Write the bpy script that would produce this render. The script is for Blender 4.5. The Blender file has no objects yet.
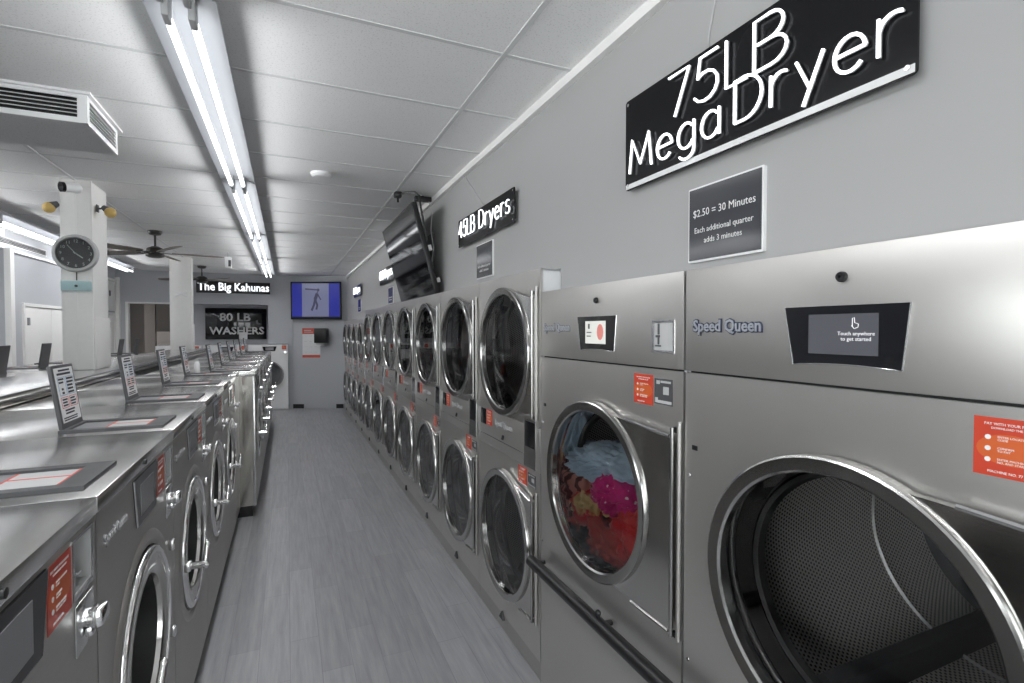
import bpy, bmesh, math, random
from mathutils import Vector, Matrix, noise
random.seed(7)
PI = math.pi
R = math.radians
sc = bpy.context.scene
WORLD, EXPO, LAMP = 15., 1.1, 1.6
col = sc.collection

# ---------------------------------------------------------------- materials
def nodes(name):
    m = bpy.data.materials.new(name); m.use_nodes = True
    nt = m.node_tree; b = nt.nodes['Principled BSDF']
    return m, nt, b
def mat(name, c, rough=.5, metal=0., var=.06, scale=30., spec=.5):
    """plain paint / plastic / metal with a little procedural wear in tone and gloss"""
    m, nt, b = nodes(name)
    tc = nt.nodes.new('ShaderNodeTexCoord'); nz = nt.nodes.new('ShaderNodeTexNoise')
    nz.inputs['Scale'].default_value = scale; nz.inputs['Detail'].default_value = 4
    nt.links.new(tc.outputs['Object'], nz.inputs['Vector'])
    mx = nt.nodes.new('ShaderNodeMix'); mx.data_type = 'RGBA'
    mx.inputs['A'].default_value = (*[v * (1 - var) for v in c], 1)
    mx.inputs['B'].default_value = (*[min(1, v * (1 + var)) for v in c], 1)
    nt.links.new(nz.outputs['Fac'], mx.inputs['Factor']); nt.links.new(mx.outputs['Result'], b.inputs['Base Color'])
    mr = nt.nodes.new('ShaderNodeMapRange'); mr.inputs['To Min'].default_value = rough * .9; mr.inputs['To Max'].default_value = min(1, rough * 1.1)
    nt.links.new(nz.outputs['Fac'], mr.inputs['Value']); nt.links.new(mr.outputs['Result'], b.inputs['Roughness'])
    b.inputs['Metallic'].default_value = metal; b.inputs['Specular IOR Level'].default_value = spec
    return m
def steel(name, c, rough, aniso, axis='H', bump=.02, metal=1.):
    """brushed stainless: fine lines along the grain, highlight stretched across it"""
    m, nt, b = nodes(name)
    tc = nt.nodes.new('ShaderNodeTexCoord'); mp = nt.nodes.new('ShaderNodeMapping')
    mp.inputs['Scale'].default_value = {'H': (2, 2, 260), 'V': (260, 260, 2), 'X': (3, 260, 3)}[axis]
    nz = nt.nodes.new('ShaderNodeTexNoise'); nz.inputs['Scale'].default_value = 1.; nz.inputs['Detail'].default_value = 2
    nt.links.new(tc.outputs['Object'], mp.inputs['Vector']); nt.links.new(mp.outputs['Vector'], nz.inputs['Vector'])
    n2 = nt.nodes.new('ShaderNodeTexNoise'); n2.inputs['Scale'].default_value = 2.2; n2.inputs['Detail'].default_value = 3
    nt.links.new(tc.outputs['Object'], n2.inputs['Vector'])
    mr = nt.nodes.new('ShaderNodeMapRange'); mr.inputs['To Min'].default_value = rough * .8; mr.inputs['To Max'].default_value = rough * 1.2
    if axis == 'X': nt.links.new(n2.outputs['Fac'], mr.inputs['Value'])
    else: nt.links.new(nz.outputs['Fac'], mr.inputs['Value'])
    nt.links.new(mr.outputs['Result'], b.inputs['Roughness'])
    mx = nt.nodes.new('ShaderNodeMix'); mx.data_type = 'RGBA'
    mx.inputs['A'].default_value = (*[v * .94 for v in c], 1); mx.inputs['B'].default_value = (*[v * 1.06 for v in c], 1)
    nt.links.new(n2.outputs['Fac'], mx.inputs['Factor']); nt.links.new(mx.outputs['Result'], b.inputs['Base Color'])
    b.inputs['Metallic'].default_value = metal
    if aniso:
        b.inputs['Anisotropic'].default_value = aniso
        b.inputs['Anisotropic Rotation'].default_value = .25
        tg = nt.nodes.new('ShaderNodeTangent'); tg.direction_type = 'RADIAL'; tg.axis = 'Z'
        nt.links.new(tg.outputs['Tangent'], b.inputs['Tangent'])
    if bump:
        bp = nt.nodes.new('ShaderNodeBump'); bp.inputs['Strength'].default_value = bump; bp.inputs['Distance'].default_value = .01
        nt.links.new(n2.outputs['Fac'], bp.inputs['Height']); nt.links.new(bp.outputs['Normal'], b.inputs['Normal'])
    return m
def emit(name, c, s):
    m, nt, b = nodes(name)
    b.inputs['Base Color'].default_value = (*c, 1); b.inputs['Emission Color'].default_value = (*c, 1)
    b.inputs['Emission Strength'].default_value = s; b.inputs['Roughness'].default_value = .3
    return m
def glass(name, tint, ior=1.5):
    m, nt, b = nodes(name); nt.nodes.remove(b)
    out = [n for n in nt.nodes if n.type == 'OUTPUT_MATERIAL'][0]
    tr = nt.nodes.new('ShaderNodeBsdfTransparent'); tr.inputs['Color'].default_value = (*tint, 1)
    gl = nt.nodes.new('ShaderNodeBsdfGlossy'); gl.inputs['Roughness'].default_value = .01
    fr = nt.nodes.new('ShaderNodeFresnel'); fr.inputs['IOR'].default_value = ior
    mx = nt.nodes.new('ShaderNodeMixShader')
    nt.links.new(fr.outputs['Fac'], mx.inputs['Fac']); nt.links.new(tr.outputs[0], mx.inputs[1]); nt.links.new(gl.outputs[0], mx.inputs[2])
    nt.links.new(mx.outputs[0], out.inputs['Surface'])
    return m
def floor_mat():
    m, nt, b = nodes('grey_vinyl_planks')
    tc = nt.nodes.new('ShaderNodeTexCoord'); mp = nt.nodes.new('ShaderNodeMapping'); mp.inputs['Rotation'].default_value = (0, 0, PI / 2)
    nt.links.new(tc.outputs['Object'], mp.inputs['Vector'])
    br = nt.nodes.new('ShaderNodeTexBrick'); br.offset = .37; br.inputs['Scale'].default_value = 1
    br.inputs['Color1'].default_value = (.325, .325, .333, 1); br.inputs['Color2'].default_value = (.385, .385, .395, 1)
    br.inputs['Mortar'].default_value = (.28, .28, .29, 1); br.inputs['Mortar Size'].default_value = .0018
    br.inputs['Brick Width'].default_value = .92; br.inputs['Row Height'].default_value = .152; br.inputs['Bias'].default_value = 0
    nt.links.new(mp.outputs['Vector'], br.inputs['Vector'])
    mp2 = nt.nodes.new('ShaderNodeMapping'); mp2.inputs['Scale'].default_value = (34, 2.2, 1)
    nt.links.new(tc.outputs['Object'], mp2.inputs['Vector'])
    nz = nt.nodes.new('ShaderNodeTexNoise'); nz.inputs['Scale'].default_value = 1; nz.inputs['Detail'].default_value = 5; nz.inputs['Roughness'].default_value = .65
    nt.links.new(mp2.outputs['Vector'], nz.inputs['Vector'])
    rp = nt.nodes.new('ShaderNodeValToRGB'); rp.color_ramp.elements[0].position = .3; rp.color_ramp.elements[0].color = (.78, .78, .79, 1)
    rp.color_ramp.elements[1].position = .7; rp.color_ramp.elements[1].color = (1.08, 1.08, 1.08, 1)
    nt.links.new(nz.outputs['Fac'], rp.inputs['Fac'])
    mx = nt.nodes.new('ShaderNodeMix'); mx.data_type = 'RGBA'; mx.blend_type = 'MULTIPLY'; mx.inputs['Factor'].default_value = 1
    nt.links.new(br.outputs['Color'], mx.inputs['A']); nt.links.new(rp.outputs['Color'], mx.inputs['B'])
    nt.links.new(mx.outputs['Result'], b.inputs['Base Color'])
    b.inputs['Roughness'].default_value = .42; b.inputs['Specular IOR Level'].default_value = .4
    return m
def tile_mat():
    m, nt, b = nodes('acoustic_tile')
    tc = nt.nodes.new('ShaderNodeTexCoord')
    vo = nt.nodes.new('ShaderNodeTexNoise'); vo.inputs['Scale'].default_value = 130; vo.inputs['Detail'].default_value = 3
    nt.links.new(tc.outputs['Object'], vo.inputs['Vector'])
    rp = nt.nodes.new('ShaderNodeValToRGB'); rp.color_ramp.elements[0].position = .34; rp.color_ramp.elements[0].color = (.76, .75, .74, 1)
    rp.color_ramp.elements[1].position = .43; rp.color_ramp.elements[1].color = (.91, .905, .90, 1)
    nt.links.new(vo.outputs['Fac'], rp.inputs['Fac']); nt.links.new(rp.outputs['Color'], b.inputs['Base Color'])
    bp = nt.nodes.new('ShaderNodeBump'); bp.inputs['Strength'].default_value = .15; bp.inputs['Distance'].default_value = .004
    nt.links.new(vo.outputs['Fac'], bp.inputs['Height']); nt.links.new(bp.outputs['Normal'], b.inputs['Normal'])
    b.inputs['Roughness'].default_value = .9; b.inputs['Specular IOR Level'].default_value = .15
    return m
def drum_mat():
    """perforated sheet: staggered round holes in galvanised metal"""
    m, nt, b = nodes('perforated_drum')
    uv = nt.nodes.new('ShaderNodeUVMap')
    sp = nt.nodes.new('ShaderNodeSeparateXYZ'); nt.links.new(uv.outputs['UV'], sp.inputs[0])
    def mth(op, a, b_=None):
        n = nt.nodes.new('ShaderNodeMath'); n.operation = op
        for i, v in enumerate((a, b_)):
            if v is None: continue
            if isinstance(v, (int, float)): n.inputs[i].default_value = v
            else: nt.links.new(v, n.inputs[i])
        return n.outputs[0]
    p = .0135
    row = mth('FLOOR', mth('DIVIDE', sp.outputs['Y'], p * .87))
    off = mth('MULTIPLY', mth('MODULO', row, 2.), .5)
    fx = mth('SUBTRACT', mth('FRACT', mth('ADD', mth('DIVIDE', sp.outputs['X'], p), off)), .5)
    fy = mth('MULTIPLY', mth('SUBTRACT', mth('FRACT', mth('DIVIDE', sp.outputs['Y'], p * .87)), .5), .87)
    d = mth('SQRT', mth('ADD', mth('MULTIPLY', fx, fx), mth('MULTIPLY', fy, fy)))
    hole = mth('LESS_THAN', d, .25)
    mx = nt.nodes.new('ShaderNodeMix'); mx.data_type = 'RGBA'
    mx.inputs['A'].default_value = (.86, .84, .80, 1); mx.inputs['B'].default_value = (.004, .004, .004, 1)
    nt.links.new(hole, mx.inputs['Factor']); nt.links.new(mx.outputs['Result'], b.inputs['Base Color'])
    b.inputs['Metallic'].default_value = .25; b.inputs['Roughness'].default_value = .30
    return m
def cloth_mat(name, c1, c2, kind, scale):
    m, nt, b = nodes(name)
    tc = nt.nodes.new('ShaderNodeTexCoord')
    if kind == 'dots':
        t = nt.nodes.new('ShaderNodeTexVoronoi'); t.inputs['Scale'].default_value = scale; o = t.outputs['Distance']; p0, p1 = .16, .2; c1, c2 = c2, c1
    elif kind == 'swirl':
        t = nt.nodes.new('ShaderNodeTexWave'); t.inputs['Scale'].default_value = scale; t.inputs['Distortion'].default_value = 9; t.inputs['Detail'].default_value = 2; o = t.outputs['Fac']; p0, p1 = .4, .6
    else:
        t = nt.nodes.new('ShaderNodeTexNoise'); t.inputs['Scale'].default_value = scale; t.inputs['Detail'].default_value = 3; o = t.outputs['Fac']; p0, p1 = (.45, .55) if kind == 'patch' else (.3, .7)
    nt.links.new(tc.outputs['Object'], t.inputs['Vector'])
    rp = nt.nodes.new('ShaderNodeValToRGB'); rp.color_ramp.elements[0].position = p0; rp.color_ramp.elements[0].color = (*c1, 1)
    rp.color_ramp.elements[1].position = p1; rp.color_ramp.elements[1].color = (*c2, 1)
    nt.links.new(o, rp.inputs['Fac']); nt.links.new(rp.outputs['Color'], b.inputs['Base Color'])
    b.inputs['Roughness'].default_value = .85; b.inputs['Sheen Weight'].default_value = .3
    return m
M = dict(
    steel=steel('brushed_stainless', (.60, .585, .562), .36, .12, 'H', .02, .86),
    steel_door=steel('polished_door_stainless', (.58, .57, .555), .15, .4),
    steel_deck=steel('stainless_deck', (.70, .695, .685), .22, 0, 'X', .004),
    steel_washer=steel('stainless_washer_front', (.49, .475, .46), .40, .4, 'H', .01, .85),
    steel_mirror=steel('mirror_stainless', (.52, .50, .47), .12, .5, 'V', .0),
    chrome=mat('chrome', (.80, .80, .80), .07, 1, .02),
    rim=mat('satin_rim', (.46, .455, .445), .16, 1, .03),
    satin=mat('satin_chrome', (.66, .66, .66), .22, 1, .03),
    white_steel=mat('pale_side_sheet', (.72, .73, .74), .45, 0, .02),
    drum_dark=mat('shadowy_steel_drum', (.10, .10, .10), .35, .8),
    galv=mat('galvanised_sheet', (.42, .42, .42), .4, 1),
    black=mat('black_plastic', (.012, .012, .013), .35),
    black_gloss=mat('black_gloss', (.008, .008, .010), .06, 0, .02),
    rubber=mat('black_rubber', (.012, .012, .012), .55),
    dgrey=mat('charcoal_plastic', (.075, .076, .08), .45),
    mgrey=mat('grey_plastic', (.22, .22, .23), .4),
    lgrey=mat('pale_grey_plastic', (.5, .5, .5), .4),
    black_board=mat('black_acrylic_board', (.008, .008, .009), .18, 0, .02, 30, .18),
    screen=mat('dark_display', (.10, .10, .115), .12, 0, .05, 6),
    screen_lit=emit('lit_display', (.62, .62, .58), .22),
    screen_red=emit('lit_display_red', (.55, .18, .15), .22),
    screen_txt=emit('display_text', (.6, .6, .62), .4),
    wall=mat('grey_wall_paint', (.405, .402, .398), .6, 0, .02, 3, .3),
    wall_back=mat('cool_grey_wall_paint', (.50, .51, .535), .6, 0, .02, 3, .3),
    white=mat('white_paint', (.86, .85, .83), .45, 0, .03),
    enamel=mat('white_enamel', (.86, .86, .86), .35, 0, .02),
    reflector=mat('grey_white_reflector', (.52, .535, .565), .4, 0, .02),
    grid=mat('white_grid_metal', (.70, .70, .70), .4, 0, .02),
    tile=tile_mat(), floor=floor_mat(), drum=drum_mat(),
    tube=emit('fluorescent_tube', (.96, .98, 1.), 1.5),
    neon=emit('white_neon', (.93, .96, 1.), 1.0),
    neon_bold=emit('lit_sign_letters', (.93, .96, 1.), .6),
    letter=mat('pale_sign_lettering', (.62, .63, .63), .4),
    print_white=mat('white_print', (.8, .8, .8), .6),
    print_black=mat('black_print', (.02, .02, .03), .6),
    print_red=mat('red_print', (.62, .10, .07), .6),
    print_blue=mat('blue_print', (.22, .38, .55), .6),
    sheet=mat('white_sheet', (.78, .78, .78), .5),
    orange=mat('orange_red_sticker', (.56, .055, .025), .4, 0, .03),
    orange_l=mat('orange_swirl', (.62, .12, .03), .4),
    slate=mat('dark_sign_sheet', (.055, .057, .065), .12, 0, .1, 4),
    glass=glass('door_glass', (.96, .96, .96), 1.5),
    glass_tint=glass('tinted_door_glass', (.62, .63, .65), 1.55),
    glass_washer=glass('dark_washer_glass', (.42, .42, .43), 1.22),
    pane=glass('window_pane', (.93, .95, .95)),
    teal=mat('pale_teal_paint', (.42, .60, .62), .5),
    amber=mat('amber_lamp', (.62, .42, .13), .35),
    blade=mat('fan_blade_brown', (.16, .14, .115), .45),
    bronze=mat('dark_bronze', (.035, .033, .03), .4, .6),
    brown=mat('dark_brown_paint', (.10, .085, .075), .6),
    taupe=mat('taupe_panel', (.30, .27, .25), .6),
    logo_dark=mat('logo_navy', (.035, .045, .085), .4),
    logo_pale=mat('logo_pale', (.55, .57, .62), .35, .6),
    tv_blue=emit('tv_blue', (.012, .02, .30), .2), tv_grey=emit('tv_grey', (.15, .16, .26), .25), tv_dark=emit('tv_dark', (.03, .03, .06), .5),
    cl_blue=cloth_mat('light_blue_cloth', (.36, .50, .64), (.56, .70, .82), 'soft', 9),
    cl_maroon=cloth_mat('maroon_swirl_cloth', (.14, .015, .02), (.66, .26, .22), 'swirl', 6),
    cl_magenta=cloth_mat('magenta_dot_cloth', (.75, .015, .24), (.9, .75, .8), 'dots', 26),
    cl_yellow=cloth_mat('yellow_red_cloth', (.78, .03, .04), (.86, .62, .28), 'patch', 11),
    cl_redblack=cloth_mat('red_black_cloth', (.03, .022, .03), (.66, .08, .075), 'patch', 8),
    cl_red=cloth_mat('bright_red_cloth', (.72, .02, .03), (.85, .07, .07), 'soft', 10),
)

# ---------------------------------------------------------------- mesh builder
def circle(cx, cz, r, n=64, a0=0, a1=None):
    if a1 is None: return [(cx + r * math.cos(2 * PI * i / n), cz + r * math.sin(2 * PI * i / n)) for i in range(n)]
    return [(cx + r * math.cos(a0 + (a1 - a0) * i / n), cz + r * math.sin(a0 + (a1 - a0) * i / n)) for i in range(n + 1)]
def rect(x0, x1, z0, z1): return [(x0, z0), (x1, z0), (x1, z1), (x0, z1)]
def rrect(x0, x1, z0, z1, r, n=4):
    o = []
    for cx, cz, a in ((x1 - r, z0 + r, -PI / 2), (x1 - r, z1 - r, 0), (x0 + r, z1 - r, PI / 2), (x0 + r, z0 + r, PI)):
        o += circle(cx, cz, r, n, a, a + PI / 2)
    return o
class MB:
    def __init__(s): s.bm = bmesh.new()
    def box(s, x0, x1, y0, y1, z0, z1, bev=0, rot=None):
        g = bmesh.ops.create_cube(s.bm, size=1)['verts']
        c = Vector(((x0 + x1) / 2, (y0 + y1) / 2, (z0 + z1) / 2))
        for v in g: v.co = Vector((v.co.x * abs(x1 - x0), v.co.y * abs(y1 - y0), v.co.z * abs(z1 - z0)))
        if bev:
            ed = list({e for v in g for e in v.link_edges})
            r = bmesh.ops.bevel(s.bm, geom=ed, offset=bev, segments=2, affect='EDGES', profile=.5)
            g = list({v for f in r['faces'] for v in f.verts} | {v for v in g if v.is_valid})
        for v in g: v.co = (rot @ v.co if rot else v.co) + c
        return s
    def cyl(s, p0, p1, r, n=16, r2=None):
        p0, p1 = Vector(p0), Vector(p1); d = p1 - p0
        q = d.to_track_quat('Z', 'Y').to_matrix().to_4x4(); q.translation = (p0 + p1) / 2
        bmesh.ops.create_cone(s.bm, cap_ends=True, segments=n, radius1=r, radius2=r if r2 is None else r2, depth=d.length, matrix=q)
        return s
    def ball(s, c, r, sx=1, sy=1, sz=1, n=12):
        m = Matrix.Translation(c) @ Matrix.Diagonal((sx, sy, sz, 1))
        bmesh.ops.create_uvsphere(s.bm, u_segments=n, v_segments=max(6, n // 2), radius=r, matrix=m); return s
    def tube(s, pts, r, n=8):
        pts = [Vector(p) for p in pts]
        rings = []; up = None
        for i, p in enumerate(pts):
            t = (pts[min(i + 1, len(pts) - 1)] - pts[max(i - 1, 0)]).normalized()
            if up is None:
                up = t.orthogonal().normalized()
            up = (up - t * up.dot(t)).normalized(); sd = t.cross(up)
            rings.append([s.bm.verts.new(p + up * (r * math.cos(2 * PI * k / n)) + sd * (r * math.sin(2 * PI * k / n))) for k in range(n)])
        for a, b in zip(rings, rings[1:]):
            for k in range(n): s.bm.faces.new((a[k], a[(k + 1) % n], b[(k + 1) % n], b[k]))
        s.bm.faces.new(rings[0]); s.bm.faces.new(rings[-1][::-1]); return s
    def lathe(s, cx, cz, prof, n=64, axis='Y', close=False, base=0):
        """revolve (radius, height) about an axis through (cx, cz) [Y] or (cx, cy) [Z]"""
        rows = []
        for r, h in prof:
            row = []
            for k in range(n):
                a = 2 * PI * k / n
                row.append(s.bm.verts.new((cx + r * math.cos(a), h, cz + r * math.sin(a)) if axis == 'Y' else (cx + r * math.cos(a), cz + r * math.sin(a), h)))
            rows.append(row)
        pairs = list(zip(rows, rows[1:])) + ([(rows[-1], rows[0])] if close else [])
        for a, b in pairs:
            for k in range(n): s.bm.faces.new((a[k], a[(k + 1) % n], b[(k + 1) % n], b[k]))
        if not close:
            for row, (r, h) in ((rows[0], prof[0]), (rows[-1], prof[-1])):
                if r < .02 or base: s.bm.faces.new(row)
        return s
    def plate(s, outer, y0, y1, holes=(), axis='Y'):
        bm = s.bm; ed = []; vs = []
        for lp in [outer, *holes]:
            v = [bm.verts.new((p[0], y0, p[1]) if axis == 'Y' else ((p[0], p[1], y0) if axis == 'Z' else (y0, p[0], p[1]))) for p in lp]
            vs += v; ed += [bm.edges.new((v[i], v[(i + 1) % len(v)])) for i in range(len(v))]
        r = bmesh.ops.triangle_fill(bm, use_beauty=True, use_dissolve=False, edges=ed)
        fs = [f for f in r['geom'] if isinstance(f, bmesh.types.BMFace)]
        x = bmesh.ops.extrude_face_region(bm, geom=fs)
        d = y1 - y0
        off = Vector((0, d, 0)) if axis == 'Y' else (Vector((0, 0, d)) if axis == 'Z' else Vector((d, 0, 0)))
        bmesh.ops.translate(bm, vec=off, verts=[e for e in x['geom'] if isinstance(e, bmesh.types.BMVert)])
        return s
    def bars(s, rows, y):
        """rows of print: (x0, x1, z0, z1) as thin raised blocks at depth y"""
        for x0, x1, z0, z1 in rows: s.box(x0, x1, y - .0008, y + .0002, z0, z1)
        return s
    def build(s, name, m, parent=None, smooth=32, normals=True):
        if normals: bmesh.ops.recalc_face_normals(s.bm, faces=s.bm.faces)
        me = bpy.data.meshes.new(name); s.bm.to_mesh(me); s.bm.free()
        return link(name, me, m, parent, smooth)
def link(name, me, m, parent=None, smooth=32):
    me.materials.clear(); me.materials.append(M[m] if isinstance(m, str) else m)
    if smooth:
        me.shade_smooth(); me.set_sharp_from_angle(angle=R(smooth))
    o = bpy.data.objects.new(name, me); col.objects.link(o)
    if parent: o.parent = parent
    return o
def text(name, body, size, m, parent, loc, ext=.0015, off=0., ax='CENTER', sx=1., space=1., line=1., width=None, shear=0.):
    cu = bpy.data.curves.new(name, 'FONT'); cu.body = body; cu.size = size; cu.extrude = ext; cu.offset = off
    cu.align_x = ax; cu.align_y = 'CENTER'; cu.resolution_u = 2; cu.space_character = space; cu.space_line = line; cu.shear = shear
    t = bpy.data.objects.new('tmp_text', cu); col.objects.link(t)
    bpy.context.view_layer.update()
    me = bpy.data.meshes.new_from_object(t.evaluated_get(bpy.context.evaluated_depsgraph_get()))
    bpy.data.objects.remove(t); bpy.data.curves.remove(cu)
    if width:
        xs = [v.co.x for v in me.vertices]; sx = width / (max(xs) - min(xs)); mid = (max(xs) + min(xs)) / 2 if ax == 'CENTER' else min(xs)
        for v in me.vertices: v.co.x -= mid
    me.transform(Matrix.Translation(loc) @ Matrix.Rotation(PI / 2, 4, 'X') @ Matrix.Diagonal((sx, 1, 1, 1)))
    me.name = name
    return link(name, me, m, parent, 0)
def tag(o, label, cat, group=None):
    o['label'] = label; o['category'] = cat
    if group: o['group'] = group
    return o
def thing(name, label, cat, loc=(0, 0, 0), rz=0, group=None):
    o = bpy.data.objects.new(name, None); col.objects.link(o); o.empty_display_size = .1
    o.location = loc; o.rotation_euler = (0, 0, rz)
    return tag(o, label, cat, group)
def struct(o):
    o['kind'] = 'structure'; return o
def kids(o): return [c for c in bpy.data.objects if c.parent == o]
def dup(root, loc, label, rz=None, group=None):
    r = root.copy(); col.objects.link(r); r.location = loc; r['label'] = label
    if rz is not None: r.rotation_euler = (0, 0, rz)
    if group: r['group'] = group
    for ch in kids(root):
        c = ch.copy(); col.objects.link(c); c.parent = r
        for g in kids(ch):
            d = g.copy(); col.objects.link(d); d.parent = c
    return r
ORD = ['first', 'second', 'third', 'fourth', 'fifth', 'sixth', 'seventh', 'eighth']
# every machine is modelled facing -Y (x to the viewer's right, front skin at y = 0) and then turned
RD = -PI / 2      # dryers on the right-hand wall look toward -X
RW = PI / 2       # washers of the near rows look toward +X

# ---------------------------------------------------------------- room shell
XF, XD, XW = -.415, 1.14, 1.25      # washer fronts, dryer fronts, wall above dryers
CZ = 2.97
Y0, Y1 = -3., 12.45
D75, D45, D30 = .984, .876, .80
H75, H45, H30 = 1.945, 2.063, 1.946
YD = [2.23 + .003, 2.233 + 7 * D45, 2.233 + 7 * D45 + 4 * D30]
struct(MB().box(-5, 2.5, Y0 - .2, 16, -.1, 0).build('floor', 'floor', smooth=0))
struct(MB().box(-5, 2.5, Y0 - .2, 16, CZ, CZ + .1).build('ceiling', 'tile', smooth=0))
g = MB()
for x in (.885, -.335, -1.555, -2.775): g.box(x - .012, x + .012, Y0, 13, CZ - .004, CZ + .002)
k = 0
while 2.09 + .61 * (k - 8) < 12.6:
    y = 2.09 + .61 * (k - 8); k += 1
    g.box(-3.4, XW, y - .011, y + .011, CZ - .003, CZ + .002)
struct(g.build('trim_1', 'grid', smooth=0))
# right wall: only above the dryers, stepped over the tall middle stacks, full height beyond them
o = [(Y0, 0), (Y0, CZ), (13.2, CZ), (13.2, 0), (YD[2] + .01, 0), (YD[2] + .01, H30 + .004), (YD[1], H30 + .004), (YD[1], H45 + .004),
     (YD[0] - .004, H45 + .004), (YD[0] - .004, H75 + .004), (.25, H75 + .004), (.25, 0)]
struct(MB().plate(o, XW, XW + .06, axis='X').build('wall_right', 'wall', smooth=0))
struct(MB().box(XW - .03, XW + .01, Y0, 12.2, CZ - .045, CZ).build('trim_2', 'white', smooth=0))
# back wall: flat part with a stepped opening, then a splayed part carrying the blue screen
o = [(-3.1, 0), (-2.95, 0), (-2.95, 2.31), (-.376, 2.31), (-.376, 1.46), (.035, 1.46), (.035, 0), (.12, 0), (.12, CZ), (-3.1, CZ)]
struct(MB().plate(o, Y1, Y1 + .12).build('wall_back', 'wall_back', smooth=0))
w = struct(MB().box(0, 1.36, 0, .1, 0, CZ).build('wall_back_splay', 'wall_back', smooth=0)); w.location = (.07, 12.49, 0); w.rotation_euler = (0, 0, R(-23.8))
struct(MB().box(-2.05, .6, 13.12, 13.2, 0, 2.6).build('wall_alcove', 'wall_back', smooth=0))
struct(MB().box(-3.1, .6, Y1 + .12, 13.2, 2.32, 2.4).build('ceiling_alcove', 'wall_back', smooth=0))
struct(MB().box(.05, .13, Y1 + .12, 13.2, 0, 2.4).build('wall_alcove_side', 'wall_back', smooth=0))
# dark room seen through the opening at the far left
g = MB().box(-4.2, -2.05, 15.2, 15.3, 0, 2.9).box(-4.3, -4.2, Y1, 15.3, 0, 2.9).box(-2.05, -1.97, 13.12, 15.3, 0, 2.9).box(-4.3, -1.97, 13.2, 15.3, 2.6, 2.7)
struct(g.build('wall_dark_room', 'brown', smooth=0))
dr = MB().box(-3.06, -2.42, 14.6, 14.64, 0, 1.72).box(-3.02, -2.46, 14.57, 14.6, 1.45, 1.50, .004)
dk = struct(dr.build('door_3', 'taupe'))
pt = struct(MB().box(-2.86, -2.66, 13.5, 13.6, 0, 2.59).build('trim_3', 'brown', smooth=0))
struct(MB().box(-2.95, -2.905, Y1 - .01, Y1 + .13, 0, 2.31).box(-2.95, -2.05, Y1 - .012, Y1 + .13, 2.30, 2.325).build('trim_4', 'white', smooth=0))
# left wall with a jog, dropped edge and white cupboards
struct(MB().box(-3.2, -3.1, 8.15, Y1 + .1, 0, CZ).build('wall_left', 'wall_back', smooth=0))
struct(MB().plate(rect(Y0, 8.15, 0, CZ), -3.75, -3.65, [rect(-2.6, 1.4, .5, 2.6)], 'X').box(-3.75, -3.1, 8.11, 8.15, 0, CZ).build('wall_left_near', 'wall_back', smooth=0))
struct(MB().box(-3.66, -3.1, Y0, 8.12, 2.745, CZ).build('ceiling_soffit', 'tile', smooth=0))
struct(MB().box(-3.102, -3.06, 8.12, Y1, 2.715, 2.75).box(-3.11, -3.05, 8.10, 8.20, 0, 2.745).box(-3.1, -3.03, 12.36, 12.45, 0, 2.8).build('trim_5', 'white', smooth=0))
def cupboard(n, y0, y1, z0, z1, split):
    d = struct(MB().plate(rect(y0, y1, z0, z1), -3.1, -3.075, [rect(y0 + .045, y1 - .045, z0 + .03, z1 - .045)], 'X').build('door_%d' % n, 'white', smooth=0))
    e = [y0 + .048] + split + [y1 - .048]
    for a, b in zip(e, e[1:]):
        MB().box(-3.1, -3.085, a + .004, b - .004, z0 + .034, z1 - .05, .003).build('door_panel', 'white', d)
    MB().box(-3.085, -3.06, y0 + .10, y0 + .13, z1 - .29, z1 - .19, .004).build('door_handle', 'mgrey', d)
    return d
cupboard(1, 8.50, 10.3, 0, 2.11, [9.36])
cupboard(2, 11.80, 12.30, 0, 2.10, [])
cupboard(4, 11.86, 12.34, 2.13, 2.70, [])
# unseen shop front behind the camera: glazed openings added to let daylight in
fr = MB().plate(rect(-3.7, XW + .06, 0, CZ), Y0 - .1, Y0, [rect(-3.4, -.4, .4, 2.7), rect(-.2, 1.1, .1, 2.7)])
struct(fr.build('wall_front', 'wall', smooth=0))
for n, (a, b, z) in enumerate(((-3.4, -.4, .4), (-.2, 1.1, .1)), 1):
    fm = struct(MB().plate(rect(a, b, z, 2.7), Y0 - .08, Y0 - .02, [rect(a + .05, (a + b) / 2 - .025, z + .05, 2.65), rect((a + b) / 2 + .025, b - .05, z + .05, 2.65)]).build('window_%d' % n, 'mgrey', smooth=0))
    MB().box(a + .04, b - .04, Y0 - .055, Y0 - .045, z + .04, 2.66).build('window_pane', 'pane', fm, 0)
for n, a, L in ((3, -2.6, 4.),):  # unseen window in the left wall, added to bring in more daylight
    fm = struct(MB().plate(rect(a, a + L, .5, 2.6), -3.73, -3.67, [rect(a + .05, a + L / 2 - .025, .55, 2.55), rect(a + L / 2 + .025, a + L - .05, .55, 2.55)], 'X').build('window_%d' % n, 'mgrey', smooth=0))
    MB().box(-3.705, -3.695, a + .04, a + L - .04, .54, 2.56).build('window_pane', 'pane', fm, 0)
struct(MB().box(.10, .34, 0, .015, 0, .095).build('baseboard_back', 'black', smooth=0))
bb = [o_ for o_ in bpy.data.objects if o_.name == 'baseboard_back'][0]; bb.location = (0.02, 12.47, 0); bb.rotation_euler = (0, 0, R(-23.8))
b2 = struct(MB().box(0, .16, 0, .015, 0, .095).build('baseboard_right', 'black', smooth=0)); b2.location = (1.0, 12.06, 0); b2.rotation_euler = (0, 0, R(-23.8))

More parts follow.
